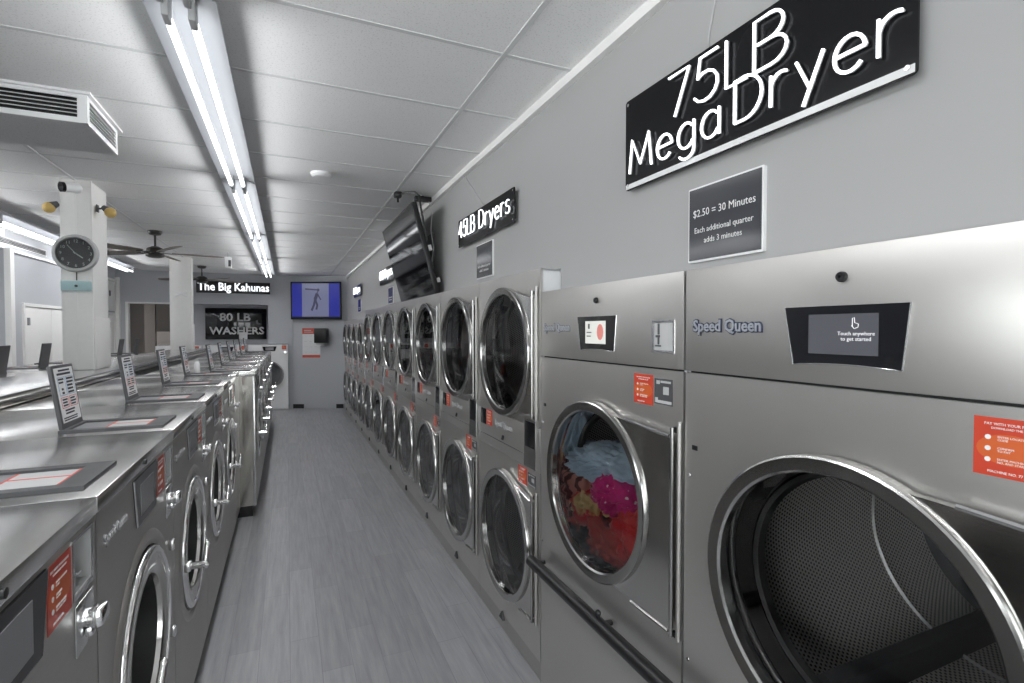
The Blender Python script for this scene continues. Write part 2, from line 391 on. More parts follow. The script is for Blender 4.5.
# ---------------------------------------------------------------- columns
def column(n, x0, x1, y0, y1, z0):
    return struct(MB().box(x0, x1, y0, y1, z0, CZ, .006).box(x0 + .001, x0 + .004, y0 - .004, y0 + .01, z0, CZ)
                  .box(x1 - .004, x1 + .006, y0 - .006, y0 + .012, z0, CZ).box((x0 + x1) / 2 - .003, (x0 + x1) / 2 + .003, y0 - .003, y0 + .01, z0, CZ)
                  .box(x1 - .01, x1 + .012, y0 + .03, y1, z0, 1.86, .003).build(n, 'white'))
column('column_1', -1.65, -1.45, 5.2, 5.6, 1.435)
column('column_2', -1.76, -1.46, 9.95, 10.2, 1.435)

# ---------------------------------------------------------------- ceiling lights
def light_master(label):
    t = thing('ceiling_light', label, 'ceiling light', (0, 0, 0), 0)
    L = 2.38
    # local: runs along y, hangs below z = 0
    prof = [(-.117, -.056), (-.117, -.050), (-.042, -.026), (-.042, 0), (.042, 0), (.042, -.026), (.117, -.050), (.117, -.056), (.036, -.036), (-.036, -.036)]
    MB().plate(prof, 0, L).build('reflector', 'reflector', t, 0)
    for x in (-.04, .04):
        MB().cyl((x, .07, -.108), (x, L - .07, -.108), .0135, 10).build('fluorescent_tube', 'tube', t)
        for y in (0, L):
            e = -1 if y else 1
            MB().box(x - .011, x + .011, y + e * .004, y + e * .075, -.128, -.032, .004).build('lampholder', 'lgrey', t)
    for s_ in (-1, 0, 1):
        la = bpy.data.lights.new('lamp', 'AREA'); la.shape = 'RECTANGLE'; la.size = L - .14; la.size_y = .03; la.energy = LAMP if s_ else LAMP * 3.7; la.color = (.97, .985, 1.); la.spread = R(105) if s_ else R(150)
        lo = bpy.data.objects.new('lamp', la); col.objects.link(lo); lo.parent = t
        lo.location = (s_ * .10, L / 2, -.112 if s_ else -.124)
        lo.rotation_euler = (Matrix.Rotation(-s_ * R(0), 3, 'Y') @ Matrix(((0, 0, -s_), (1, 0, 0), (0, -s_, 0)))).to_euler() if s_ else (0, 0, PI / 2)
    MB().box(-.06, .06, -.03, .0, -.03, 0).build('end_bracket', 'enamel', t, 0)
    return t
P = 2.44
lm = light_master('twin-tube strip light at the top edge, nearest of the centre line')
lm.location = (-.335, 2.10, CZ)
lm['group'] = 'strip lights over the aisle'
names = ['second twin-tube strip light from the camera in the centre line', 'third twin-tube strip light from the camera in the centre line', 'farthest twin-tube strip light, near the back wall, centre line']
for i, n in enumerate(names): dup(lm, (-.335, 2.10 + P * (i + 1), CZ), n)
dup(lm, (-.335, 2.10 - P, CZ), 'twin-tube strip light straight overhead, out of the picture, centre line')
dup(lm, (-.335, 2.10 - 2 * P, CZ), 'twin-tube strip light by the shop front, behind the camera, centre line')
for y, n in ((4.18, 'left-hand strip light just outside the left picture edge'), (9.06, 'left-hand strip light seen right of the clock column'), (6.62, 'left-hand strip light seen behind and left of the wall clock')):
    dup(lm, (-2.62, y, CZ - .03), n, group='strip lights on the left side')

# ---------------------------------------------------------------- stickers and lettering shared by the machines
def sticker(t, x0, x1, z0, z1, y, big=False, number=''):
    w, h = x1 - x0, z1 - z0
    s = MB().box(x0, x1, y - .0012, y, z0, z1).build('sticker', 'orange', t, 0)
    cx, cz = x0 + w * .62, z0 + h * .47
    MB().plate([(x0 + w * .04 + .5 * w * .92 * (1 + math.cos(a)), cz + h * .26 * math.sin(a)) for a in [i * PI / 16 for i in range(32)]], y - .0014, y - .0011).build('swirl', 'orange_l', s, 0)
    d = MB()
    for k_ in range(3): d.plate(circle(x0 + w * .2, z0 + h * (.66 - .19 * k_), h * .042, 14), y - .0019, y - .0012)
    d.build('numbered_dot', 'print_white', s, 0)
    f = lambda b, sz, x, z, ax='LEFT': text('lettering', b, sz * h, 'print_white', s, (x0 + x * w, y - .0016, z0 + z * h), .0003, 0, ax)
    f('PAY WITH YOUR PHONE', .062, .5, .89, 'CENTER'); f('DOWNLOAD THE APP', .05, .5, .82, 'CENTER')
    f('ENTER LOCATION\nCODE', .05, .33, .65); f('CONFIRM\nTO PAY', .05, .33, .46); f('ENTER MACHINE\nNO. AND START', .05, .33, .27)
    f('MACHINE NO. ' + number, .06, .2, .08)
    return s
def logo(t, x0, x1, z, y, m_back, m_front, size=None):
    s = size or (x1 - x0) / 6.6
    o_ = text('logo', 'Speed Queen', s * 1.25, m_back, t, ((x0 + x1) / 2, y - .001, z), .0015, s * .10, width=x1 - x0)
    text('logo_face', 'Speed Queen', s * 1.25, m_front, o_, ((x0 + x1) / 2, y - .0035, z), .0012, s * .022, width=(x1 - x0) * .97)
def guide_label(t, x0, x1, z0, z1, y):
    l = MB().box(x0, x1, y - .0012, y, z0, z1).build('instruction_label', 'dgrey', t, 0)
    w, h = x1 - x0, z1 - z0
    MB().bars([(x0 + w * .05, x0 + w * .2, z0 + h * .05, z0 + h * .25), (x0 + w * .2, x0 + w * .95, z0 + h * .05, z0 + h * .16), (x0 + w * .35, x0 + w * .9, z0 + h * .84, z0 + h * .92),
               (x0 + w * .5, x0 + w * .8, z0 + h * .4, z0 + h * .7), (x0 + w * .12, x0 + w * .3, z0 + h * .78, z0 + h * .92)], y - .0012).build('printed_block', 'lgrey', l, 0)

# ---------------------------------------------------------------- dryer pieces
def drum_mesh(t, cx, cz, r, depth, y0):
    n = 72; bm = bmesh.new(); uvl = bm.loops.layers.uv.new('UVMap'); rows = []
    ys = [y0, y0 + depth * .5, y0 + depth]
    for y in ys: rows.append([bm.verts.new((cx + r * math.cos(2 * PI * k_ / n), y, cz + r * math.sin(2 * PI * k_ / n))) for k_ in range(n)])
    for j in range(2):
        for k_ in range(n):
            f = bm.faces.new((rows[j][k_], rows[j][(k_ + 1) % n], rows[j + 1][(k_ + 1) % n], rows[j + 1][k_]))
            for lp, (u, v) in zip(f.loops, ((k_, j), (k_ + 1, j), (k_ + 1, j + 1), (k_, j + 1))): lp[uvl].uv = (u * 2 * PI * r / n, v * depth / 2)
    me = bpy.data.meshes.new('drum'); bm.to_mesh(me); bm.free()
    d = link('drum', me, 'drum', t, 60)
    MB().lathe(cx, cz, [(r - .002, y0 + depth * .7 - .006), (r - .010, y0 + depth * .7), (r - .002, y0 + depth * .7 + .006)], 72).build('weld_seam', 'galv', d)
    b = MB().lathe(cx, cz, [(r, y0 + depth), (r * .62, y0 + depth + .005), (r * .60, y0 + depth - .012), (r * .56, y0 + depth - .012), (r * .5, y0 + depth + .01), (.03, y0 + depth + .01), (.001, y0 + depth - .004)], 64).build('drum_back', 'dgrey', d)
    for a in (-114, 6, 126):
        ca, sa = math.cos(R(a)), math.sin(R(a)); tx, tz = -sa, ca
        q = []
        for rr, ww in ((r, .05), (r - .085, .018)):
            q.append(((cx + rr * ca + tx * ww, cz + rr * sa + tz * ww), (cx + rr * ca - tx * ww, cz + rr * sa - tz * ww)))
        MB().plate([q[0][0], q[1][0], q[1][1], q[0][1]], y0 + .03, y0 + depth - .01).build('baffle', 'dgrey', d, 0)
    return d
def dryer_door(t, cx, cz, ro, xr, zt, zb, gl, flare=.64):
    """round window that flares into a square hinge plate on the right"""
    ri = ro - .036
    a = R(64)
    arc = circle(cx, cz, ro, 56, a, 2 * PI - a)
    top = (cx + ro * math.cos(a), cz + ro * math.sin(a)); bot = arc[-1]
    def sweep(p, q):
        out = []
        for i in range(1, 9):
            u = i / 8; e = u * u * (3 - 2 * u)
            out.append((p[0] + (q[0] - p[0]) * u, p[1] + (q[1] - p[1]) * (.35 * u + .65 * e)))
        return out
    low = sweep(bot, (xr, zb)); up = sweep((xr, zt), top)
    outline = arc + low + [(xr, zt)] + up[:-1]
    d = MB().plate(outline, -.030, -.008, [circle(cx, cz, ri + .004, 64)]).build('door', 'steel_door', t, 30)
    MB().lathe(cx, cz, [(ri - .006, -.012), (ri - .006, -.034), (ri, -.040), (ro - .007, -.044), (ro - .002, -.041), (ro, -.036), (ro, -.010)], 80, close=True).build('door_rim', 'rim', d, 28)
    # raised welt along the flare
    MB().tube([(x, -.031, z + .004) for x, z in [(xr, zt)] + up[:-2]], .006, 6).build('door_welt', 'satin', d)
    MB().tube([(x, -.031, z - .004) for x, z in low[2:]], .006, 6).build('door_welt', 'steel_door', d)
    g_ = MB().lathe(cx, cz, [(.001, -.020), (ri - .004, -.020)], 64).build('door_glass', gl, d, 0)
    MB().cyl((xr + .006, -.026, zb - .02), (xr + .006, -.026, zt + .03), .0065, 12).build('hinge', 'rim', d)
    MB().cyl((xr + .022, -.010, zb - .03), (xr + .022, -.010, zt + .05), .008, 12).build('hinge_post', 'steel_washer', d)
    MB().box(xr - .006, xr + .016, -.012, 0, zb - .028, zb - .012).box(xr - .006, xr + .016, -.012, 0, zt + .012, zt + .03).build('hinge_bracket', 'black', d)
    return d
def throat(t, cx, cz, r, m='black'):
    """opening collar between front sheet and drum, with its polished lower lip and dark gasket"""
    c = MB().lathe(cx, cz, [(r, .0), (r - .006, .004), (r - .012, .05), (r - .03, .10)], 64).build('opening_collar', 'chrome', t, 50)
    MB().lathe(cx, cz, [(r - .028, .085), (r - .04, .09), (r - .045, .11), (r - .01, .125)], 64).build('gasket', 'rubber', c, 50)
    return c
def screen_wedge(t, x0, x1, b0, b1, z0, z1, sag, y, name='control_bezel'):
    pts = [(x0, z1), (x1, z1)]
    n = 8
    bot = [(b1 + (b0 - b1) * i / n, z0 + sag * math.sin(PI * i / n)) for i in range(n + 1)]
    b = MB().plate([(p[0], p[1]) for p in pts[::-1]][::-1] + bot, y - .006, y + .004).build(name, 'black_gloss', t, 0)
    rim = [(x0, z1), *bot[::-1], (x1, z1)]
    MB().tube([(x, y - .004, z) for x, z in rim], .0025, 6).build('bezel_trim', 'satin', b)
    return b

def make_75(label, lit, coin):
    t = thing('tumble_dryer', label, 'dryer')
    W, H, D = D75, H75, 1.12
    cx, cz, ro = .492, 1.12, .355
    hole = circle(cx, cz, ro - .022, 64)
    MB().plate(rect(.002, W - .002, .004, 1.6275), 0, .012, [hole]).build('front_panel', 'steel', t, 0)
    MB().box(.002, W - .002, -.0015, .012, 1.634, H, .0015).build('control_panel', 'steel', t)
    MB().box(.003, .012, .012, D, 0, H).box(W - .012, W - .003, .012, D, 0, H).box(.003, W - .003, .012, D, H - .012, H - .001).box(.003, W - .003, D, D + .01, 0, H).box(.004, W - .004, .012, D, 0.0, .012).build('cabinet', 'white_steel', t, 0)
    MB().box(.004, W - .004, .0125, .02, 1.60, 1.66).build('panel_gap', 'rubber', t, 0)
    b = screen_wedge(t, .352, .632, .376, .618, 1.677, 1.815, .006, -.001)
    s = MB().box(.417 if not lit else .418, .573 if not lit else .563, -.0085, -.006, 1.705, 1.796).build('display', 'screen_lit' if lit else 'screen', b, 0)
    if lit:
        MB().plate([(.527 + .022 * math.cos(i * PI / 6), 1.752 + .032 * math.sin(i * PI / 6)) for i in range(12)], -.0095, -.0085).build('display_picture', 'screen_red', b, 0)
        MB().bars([(.44, .452, 1.765, 1.785), (.43, .465, 1.748, 1.752), (.43, .46, 1.733, 1.737)], -.0088).build('display_text', 'dgrey', b, 0)
    else:
        text('display_text', 'Touch anywhere\nto get started', .0118, 'screen_txt', b, (.527, -.0092, 1.746), .0002)
        MB().tube([(.520, -.0095, 1.768), (.520, -.0095, 1.786), (.524, -.0095, 1.787), (.525, -.0095, 1.776), (.533, -.0095, 1.773), (.532, -.0095, 1.766), (.524, -.0095, 1.763), (.518, -.0095, 1.770)], .0008, 4).build('touch_icon', 'screen_txt', b, 0)
    MB().lathe(.492, 1.879, [(.012, 0), (.012, -.008), (.010, -.012), (.004, -.012), (.003, -.006), (.0005, -.006)], 20).build('lock', 'black', t, 40)
    logo(t, .035, .285, 1.771, -.002, 'logo_dark' if not coin else 'mgrey', 'logo_pale')
    if coin:
        c = MB().plate(rect(.833, .945, 1.684, 1.793), -.005, -.001, [rect(.845, .938, 1.692, 1.785)]).build('coin_plate', 'satin', t, 0)
        MB().box(.845, .938, -.002, .0, 1.692, 1.785).build('coin_recess', 'lgrey', c, 0)
        MB().box(.866, .872, -.007, -.002, 1.745, 1.782, .001).box(.858, .874, -.009, -.002, 1.735, 1.743, .001).box(.866, .871, -.007, -.002, 1.712, 1.735, .001).box(.852, .88, -.006, -.002, 1.705, 1.710, .001).build('coin_slot', 'dgrey', c, 0)
    sticker(t, .735, .838, 1.502, 1.606, 0, number='77' if not coin else '')
    guide_label(t, .846, .935, 1.512, 1.598, 0)
    MB().box(.034, .056, -.003, 0, 1.392, 1.407, .001).build('door_switch', 'black', t)
    for z in (1.31, .73): MB().ball((.022, -.001, z), .006, 1, .5, 1, 8).build('screw', 'satin', t)
    throat(t, cx, cz, ro - .022)
    drum_mesh(t, cx, cz, ro + .035, .92, .125)
    dryer_door(t, cx, cz, ro, .955, 1.42, .80, 'glass')
    # black bumper rail near the bottom
    return t

def rail(t, W):
    r = MB().cyl((.0, -.075, .63), (W - .001, -.075, .63), .021, 16)
    return r

def make_stack(label, W, H, sx, screens=True):
    """two dryers in one cabinet; sx scales the 45 layout to the narrower model"""
    t = thing('stacked_dryer', label, 'dryer')
    k_ = H / H45; D = .9
    cx, ro = .453 * sx, .36 * min(sx, 1)
    cu, cl = 1.638 * k_, .607 * k_
    z1, z2 = 1.272 * k_, 1.046 * k_
    hole = lambda cz: circle(cx, cz, ro - .02, 64)
    MB().plate(rect(.002, W - .002, z1 + .002, H), 0, .012, [hole(cu)]).build('upper_front_panel', 'steel', t, 0)
    MB().box(.002, W - .002, -.004, .012, z2 + .002, z1 - .002, .0015).build('control_panel', 'steel', t)
    MB().plate(rect(.002, W - .002, .10, z2 - .002), 0, .012, [hole(cl)]).build('lower_front_panel', 'steel', t, 0)
    MB().box(.002, W - .002, .006, .014, .004, .10).build('kick_panel', 'steel_washer', t, 0)
    MB().box(.003, .012, .013, D, .0, H - .001).box(W - .012, W - .003, .013, D, 0, H - .001).box(.003, W - .003, .013, D, H - .012, H - .001).box(.003, W - .003, D, D + .01, 0, H).box(.004, W - .004, .013, D, .0, .012).box(.012, W - .012, .02, D, z2 - .01, z2 + .01).build('cabinet', 'white_steel', t, 0)
    for zc, nm in ((cu, 'u'), (cl, 'l')):
        throat(t, cx, zc, ro - .02); drum_mesh(t, cx, zc, ro + .02, .60, .125)
        dryer_door(t, cx, zc, ro, .822 * sx, zc + .287, zc - .30, 'glass_tint')
    q = lambda x: x * sx
    zz = lambda z: z * k_
    sR = MB().plate(rect(q(.695), q(.832), zz(1.052), zz(1.30)), -.0065, -.003, [rect(q(.705), q(.823), zz(1.157), zz(1.290))]).build('control_bezel', 'satin', t, 0)
    MB().box(q(.704), q(.824), -.0055, -.003, zz(1.156), zz(1.291)).build('display', 'black_gloss', sR, 0)
    MB().bars([(q(.74), q(.79), zz(1.112), zz(1.116)), (q(.73), q(.80), zz(1.078), zz(1.081))], -.0042).build('marking', 'lgrey', sR, 0)
    if screens:
        dl = MB().box(q(.047), q(.137), -.006, -.003, zz(1.17), zz(1.268), .001).build('display', 'black_gloss', t)
        sticker(t, q(.146), q(.238), zz(1.175), zz(1.269), -.004)
    logo(t, q(.287), q(.538), zz(1.21), -.004, 'mgrey', 'lgrey')
    MB().box(.01, q(.69), -.0055, -.003, zz(1.108), zz(1.1125)).build('trim_strip', 'satin', t, 0)
    MB().lathe(q(.41), zz(1.143), [(.011, -.003), (.011, -.010), (.005, -.012), (.0005, -.012)], 14).box(q(.402), q(.43), -.016, -.01, zz(1.128), zz(1.140), .002).build('lock', 'black', t)
    sticker(t, q(.611), q(.718), zz(.945), zz(1.035), 0)
    guide_label(t, q(.73), q(.823), zz(.955), zz(1.022), 0)
    MB().plate([(q(.36), .075), (q(.42), .075), (q(.40), .125)], -.012, 0).build('pull_tab', 'black', t, 0)
    return t

# the two big dryers and the stacks run along the right wall, away from the camera
d1 = make_75('largest and nearest steel dryer with an empty drum, below the big neon sign', False, False)
d1.location = (XD, 1.24, 0); d1.rotation_euler = (0, 0, RD)
d2 = make_75('big steel dryer with colourful laundry behind its round window', True, True)
d2.location = (XD, 2.23, 0); d2.rotation_euler = (0, 0, RD)
br = MB().cyl((XD - .062, 2.215, .637), (XD - .062, .27, .637), .027, 20)
bt = tag(br.build('bumper_rail', 'black'), 'black tubular rail along the lower fronts of the two big dryers', 'rail')
for y in (2.19, 1.629, .6):
    MB().cyl((XD - .05, y, .632), (XD + .002, y, .628), .011, 10).build('rail_bracket', 'black', bt)
MB().cyl((XD - .062, 1.629, .655), (XD - .062, 1.629, .675), .009, 10).ball((XD - .062, 1.629, .679), .012, n=10).build('rail_knob', 'black', bt)
s45 = None
lab45 = ['tall stacked dryer next to the laundry-filled dryer, largest of the stacks', 'second stacked dryer from the laundry-filled dryer', 'third stacked dryer from the laundry-filled dryer, beyond the near wall sign',
         'fourth stacked dryer from the laundry-filled dryer, below the tilted screen', 'fifth stacked dryer from the laundry-filled dryer, below the far end of the tilted screen',
         'sixth stacked dryer from the laundry-filled dryer', 'seventh stacked dryer, last of the taller run before the step down']
for i in range(7):
    loc = (XD, YD[0] + D45 * (i + 1), 0)
    if s45 is None:
        s45 = make_stack(lab45[0], D45, H45, 1.); s45.location = loc; s45.rotation_euler = (0, 0, RD); s45['group'] = 'tall stacked dryers on the right wall'
    else: dup(s45, loc, lab45[i])
s30 = None
lab30 = ['lower stacked dryer right after the step down in the row', 'second of the lower stacked dryers beyond the step', 'third of the lower stacked dryers beyond the step', 'farthest lower stacked dryer, beside the back wall']
for i in range(4):
    loc = (XD, YD[1] + D30 * (i + 1), 0)
    if s30 is None:
        s30 = make_stack(lab30[0], D30, H30, D30 / D45); s30.location = loc; s30.rotation_euler = (0, 0, RD); s30['group'] = 'lower stacked dryers at the far end'
    else: dup(s30, loc, lab30[i])

# ---------------------------------------------------------------- laundry in the second dryer
def cloth(name, label, c, s, m, seed, group='laundry in the dryer'):
    bm = bmesh.new(); bmesh.ops.create_icosphere(bm, subdivisions=5, radius=1)
    sd = Vector((seed * 7.3, seed * 3.1, seed * 5.7))
    for v in bm.verts:
        p = v.co.copy()
        n1 = noise.noise(p * 1.6 + sd); w_ = noise.noise_vector(p * 1.3 + sd) * .8
        rg = 1 - abs(noise.noise((p + w_) * 2.9 + sd * 2)) * 2
        rg2 = 1 - abs(noise.noise((p + w_) * 6.5 + sd)) * 2
        f = .84 + .26 * n1 + .20 * rg + .085 * rg2
        v.co = Vector((p.x * s[0] * f, p.y * s[1] * f, p.z * s[2] * f))
    for v in bm.verts:                      # kept inside drum and behind the glass
        w_ = v.co + Vector(c); r_ = math.hypot(w_.x - .492, w_.z - 1.12); mx = .315 if w_.y < .13 else .383
        w_.y = max(w_.y, -.012 + .02 * noise.noise(v.co * 9))
        if r_ > mx:
            q = mx / r_; w_.x = .492 + (w_.x - .492) * q; w_.z = 1.12 + (w_.z - 1.12) * q
        v.co = w_ - Vector(c)
    me = bpy.data.meshes.new(name); bm.to_mesh(me); bm.free()
    o_ = link(name, me, m, None, 180)
    o_.rotation_euler = (0, 0, RD); o_.location = Vector((XD, 2.23, 0)) + Matrix.Rotation(RD, 3, 'Z') @ Vector(c)
    return tag(o_, label, 'clothing', group)
# c = (right, depth, height) in the dryer's own frame
cloth('shirt', 'pale blue garment lying on top of the laundry in the dryer', (.37, .17, 1.175), (.25, .17, .085), 'cl_blue', 1)
cloth('scarf', 'maroon swirl-patterned garment at the left of the laundry', (.225, .14, 1.04), (.15, .14, .15), 'cl_maroon', 2)
cloth('blanket', 'magenta cloth with white dots at the right of the laundry', (.50, .13, 1.085), (.125, .13, .095), 'cl_magenta', 3)
cloth('dress', 'red and yellow floral garment in the middle of the laundry', (.33, .10, .985), (.125, .10, .11), 'cl_yellow', 4)
cloth('bathrobe', 'red and black garment at the bottom of the laundry', (.40, .17, .845), (.26, .17, .17), 'cl_redblack', 5)
cloth('towel', 'plain bright red cloth at the lower right of the laundry', (.62, .16, .95), (.13, .13, .13), 'cl_red', 6)

# ---------------------------------------------------------------- washers
WW, WD, WH = .875, .86, 1.37
def bar_rows(x0, x1, y, z, n, h, gap, jitter=.5):
    return None
def soap_box(t, lid_open=True, x0=.075, w_=.262):
    """lay-flat soap hatch in the deck: frame, wells, and its lid standing up with the instruction sheet"""
    ya, yb = .042, .375            # front edge and hinge edge, measured back from the front skin
    f = MB().plate([(x0, ya), (x0 + w_, ya), (x0 + w_, yb), (x0, yb)], WH, WH + .010, [[(x0 + .035, ya + .06), (x0 + w_ - .035, ya + .06), (x0 + w_ - .035, yb - .02), (x0 + .035, yb - .02)]], 'Z')
    f = f.build('soap_hatch', 'dgrey', t, 0)
    MB().box(x0 + .03, x0 + w_ - .03, ya + .05, yb - .015, WH - .004, WH + .003).build('soap_tray', 'mgrey', f, 0)
    MB().box(x0 + .045, x0 + w_ * .55, ya + .07, ya + .2, WH + .003, WH + .0045).box(x0 + w_ * .58, x0 + w_ - .045, ya + .07, ya + .2, WH + .003, WH + .0045).build('tray_label', 'lgrey', f, 0)
    MB().box(x0 + .042, x0 + w_ - .042, ya + .066, ya + .072, WH + .003, WH + .005).box(x0 + w_ * .55, x0 + w_ * .58, ya + .07, ya + .2, WH + .003, WH + .005).box(x0 + .042, x0 + w_ - .042, ya + .2, ya + .206, WH + .003, WH + .005).build('tray_label_border', 'print_red', f, 0)
    if lid_open:
        # lid: built flat against y = yb then tilted back about its hinge
        rot = Matrix.Translation((0, yb, WH + .008)) @ Matrix.Rotation(R(-8), 4, 'X') @ Matrix.Translation((0, -yb, -(WH + .008)))
        lx0, lx1, lz0, lz1 = x0 + .030, x0 + w_ - .022, WH + .008, WH + .255
        def put(mb, n, m, p):
            bmesh.ops.transform(mb.bm, matrix=rot, verts=mb.bm.verts); return mb.build(n, m, p, 0)
        lid = put(MB().box(lx0, lx1, yb - .007, yb + .007, lz0, lz1, .003), 'soap_lid', 'dgrey', t)
        put(MB().box(lx0 + .016, lx1 - .016, yb - .0085, yb - .007, lz0 + .022, lz1 - .012), 'instruction_sheet', 'sheet', lid)
        sx0, sw, sz0, sh = lx0 + .016, lx1 - lx0 - .032, lz0 + .022, lz1 - lz0 - .034
        rnd = random.Random(3)
        def rows(a, b, c, d, n):
            out = []
            for i in range(n):
                z = c + (d - c) * (i + .5) / n; hh = (d - c) / n * .28
                e = b - rnd.random() * (b - a) * .25
                out.append((sx0 + sw * a, sx0 + sw * e, sz0 + sh * (z - hh), sz0 + sh * (z + hh)))
            return out
        blk = rows(.2, .85, .92, .98, 1) + rows(.1, .95, .85, .92, 1) + rows(.55, .9, .5, .82, 5) + rows(.12, .42, .7, .82, 2) + rows(.22, .34, .5, .64, 2) + rows(.15, .45, .28, .44, 3) + rows(.58, .88, .28, .44, 3) + rows(.2, .8, .13, .24, 2) + rows(.05, .95, .02, .10, 2)
        put(MB().bars(blk, yb - .0085), 'printed_text', 'print_black', lid)
        def frame(a, b, c, d, th=.012):
            A, B, C_, D_ = sx0 + sw * a, sx0 + sw * b, sz0 + sh * c, sz0 + sh * d
            return [(A, B, C_, C_ + .002), (A, B, D_ - .002, D_), (A, A + .002, C_, D_), (B - .002, B, C_, D_)]
        put(MB().bars(frame(.08, .47, .26, .46) + frame(.53, .94, .26, .46), yb - .0085), 'printed_frame', 'print_red', lid)
        put(MB().bars(frame(.08, .47, .49, .83) + frame(.53, .94, .49, .83), yb - .0085), 'printed_frame', 'print_blue', lid)
    return f
def make_washer(label, full=True):
    t = thing('front_load_washer', label, 'washer', (0, 0, 0), RW, 'front load washers in the island')
    cx, cz = .4375, .77; rr = .345
    dk = MB().box(.0015, WW - .0015, -.004, WD, WH - .040, WH, .002)
    dk.build('top_deck', 'steel_deck', t)
    MB().plate(rect(.004, WW - .004, .10, WH - .042), 0, .010, [circle(cx, cz, rr - .045, 64), rect(.735, .842, 1.195, 1.312)]).build('front_panel', 'steel_washer', t, 0)
    MB().box(.005, .012, .010, WD, .10, WH - .04).box(WW - .012, WW - .005, .010, WD, .10, WH - .04).box(.005, WW - .005, WD - .01, WD, .0, WH - .04).build('cabinet', 'galv', t, 0)
    MB().box(.01, WW - .01, .035, WD - .02, 0, .10).build('plinth', 'black', t, 0)
    MB().lathe(.4375, WH - .022, [(.009, -.004), (.009, -.009), (.0005, -.010)], 12).build('deck_screw', 'black', t)
    b = screen_wedge(t, .310, .600, .345, .568, 1.172, 1.318, 0, 0)
    MB().box(.372, .530, -.0075, -.006, 1.198, 1.292).build('display', 'mgrey', b, 0)
    logo(t, .05, .25, 1.242, 0, 'mgrey', 'lgrey', .026)
    sticker(t, .606, .722, 1.185, 1.312, 0)
    c = MB().plate(rect(.728, .850, 1.188, 1.318), -.003, .0, [rect(.735, .842, 1.195, 1.312)]).build('coin_window', 'satin', t, 0)
    MB().box(.735, .842, .030, .034, 1.195, 1.312).box(.735, .739, .0, .034, 1.195, 1.312).box(.838, .842, 0, .034, 1.195, 1.312).box(.735, .842, 0, .034, 1.308, 1.312).box(.735, .842, 0, .034, 1.195, 1.199).build('coin_recess', 'lgrey', c, 0)
    MB().tube([(.78, .028, 1.235), (.80, .012, 1.222), (.822, .012, 1.22)], .003, 6).ball((.775, .026, 1.262), .006, n=8).build('coin_guide', 'satin', c)
    cm = MB().box(.735, .845, -.004, 0, 1.065, 1.175, .002).build('coin_lock_plate', 'satin', t)
    MB().cyl((.785, -.003, 1.128), (.785, -.022, 1.128), .020, 18).box(.764, .822, -.042, -.014, 1.106, 1.150, .012).box(.774, .812, -.020, -.004, 1.088, 1.11, .006).build('coin_lock', 'chrome', cm)
    # door: pressed dish, heavy ring, glass, drum
    MB().lathe(cx, cz, [(rr + .004, .001), (rr - .004, -.007), (rr - .020, -.008), (rr - .034, -.002), (rr - .044, .018)], 64).build('door_surround', 'steel_washer', t, 50)
    d = MB().lathe(cx, cz, [(.286, .012), (.288, -.004), (.278, -.012), (.250, -.014), (.220, -.012), (.208, -.004), (.203, .02)], 64, close=True).build('door', 'steel_door', t, 40)
    MB().lathe(cx, cz, [(.289, .012), (.296, -.004), (.292, -.014), (.282, -.018), (.272, -.0165), (.270, -.011), (.284, .0)], 64, close=True).build('door_rim', 'chrome', d, 50)
    MB().lathe(cx, cz, [(.001, .098), (.10, .096), (.19, .09)], 48).build('door_glass', 'glass_washer', d, 60)
    MB().lathe(cx, cz, [(.204, .010), (.199, .022), (.19, .095)], 48).build('door_collar', 'rubber', d, 60)
    MB().lathe(cx, cz, [(.298, .014), (.24, .05), (.232, .08), (.30, .10)], 48).build('gasket', 'rubber', t, 50)
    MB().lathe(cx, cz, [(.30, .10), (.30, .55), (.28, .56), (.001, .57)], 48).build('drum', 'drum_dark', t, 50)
    h = MB().cyl((.165, -.008, .755), (.165, -.088, .755), .015, 14).box(.142, .188, -.034, -.008, .735, .775, .008).cyl((.165, -.084, .752), (.225, -.086, .815), .011, 12).ball((.165, -.085, .752), .016, n=10).ball((.226, -.086, .817), .012, n=10)
    h.build('door_handle', 'chrome', d)
    MB().box(.772, .80, -.02, 0, .93, .97, .006).box(.772, .80, -.02, 0, .60, .64, .006).build('door_hinge', 'satin', d)
    soap_box(t)
    return t
lw = ['nearest washer at the bottom left corner, mostly out of the picture', 'second washer from the camera, with its flat soap hatch at the left edge', 'third washer from the camera, with the largest upright soap lid',
      'fourth washer from the camera, second upright soap lid of the row', 'fifth washer from the camera, last of the nearer row before the steel side panel']
wm = make_washer(lw[0])
YW = .605
wm.location = (XF, YW, 0)
for i in range(1, 5): dup(wm, (XF, YW + WW * i, 0), lw[i])
# narrow end unit that closes the nearer row, with a soap hatch of its own
YE = YW + 5 * WW
t = thing('end_cabinet', 'narrow blank steel cabinet closing the nearer washer row, small upright soap lid on top', 'cabinet', (XF, YE, 0), RW)
NW = 5.35 - YE
MB().box(.0015, NW - .0015, -.004, WD, WH - .04, WH, .002).build('top_deck', 'steel_deck', t)
MB().box(.004, NW - .004, 0, WD - .02, .10, WH - .042).build('front_panel', 'steel_washer', t, 0)
MB().box(.01, NW - .01, .035, WD - .03, 0, .10).build('plinth', 'black', t, 0)
soap_box(t, x0=.03, w_=.262)
XR = -.28
lr = ['first washer of the far row, beside the mirror-like steel side panel', 'second washer of the far row beyond the steel side panel', 'third washer of the far row beyond the steel side panel',
      'fourth washer of the far row beyond the steel side panel', 'fifth washer of the far row beyond the steel side panel', 'farthest washer of the far row, closest to the back wall']
for i in range(6): dup(wm, (XR, 5.37 + WW * i, 0), lr[i], group='front load washers of the far row')
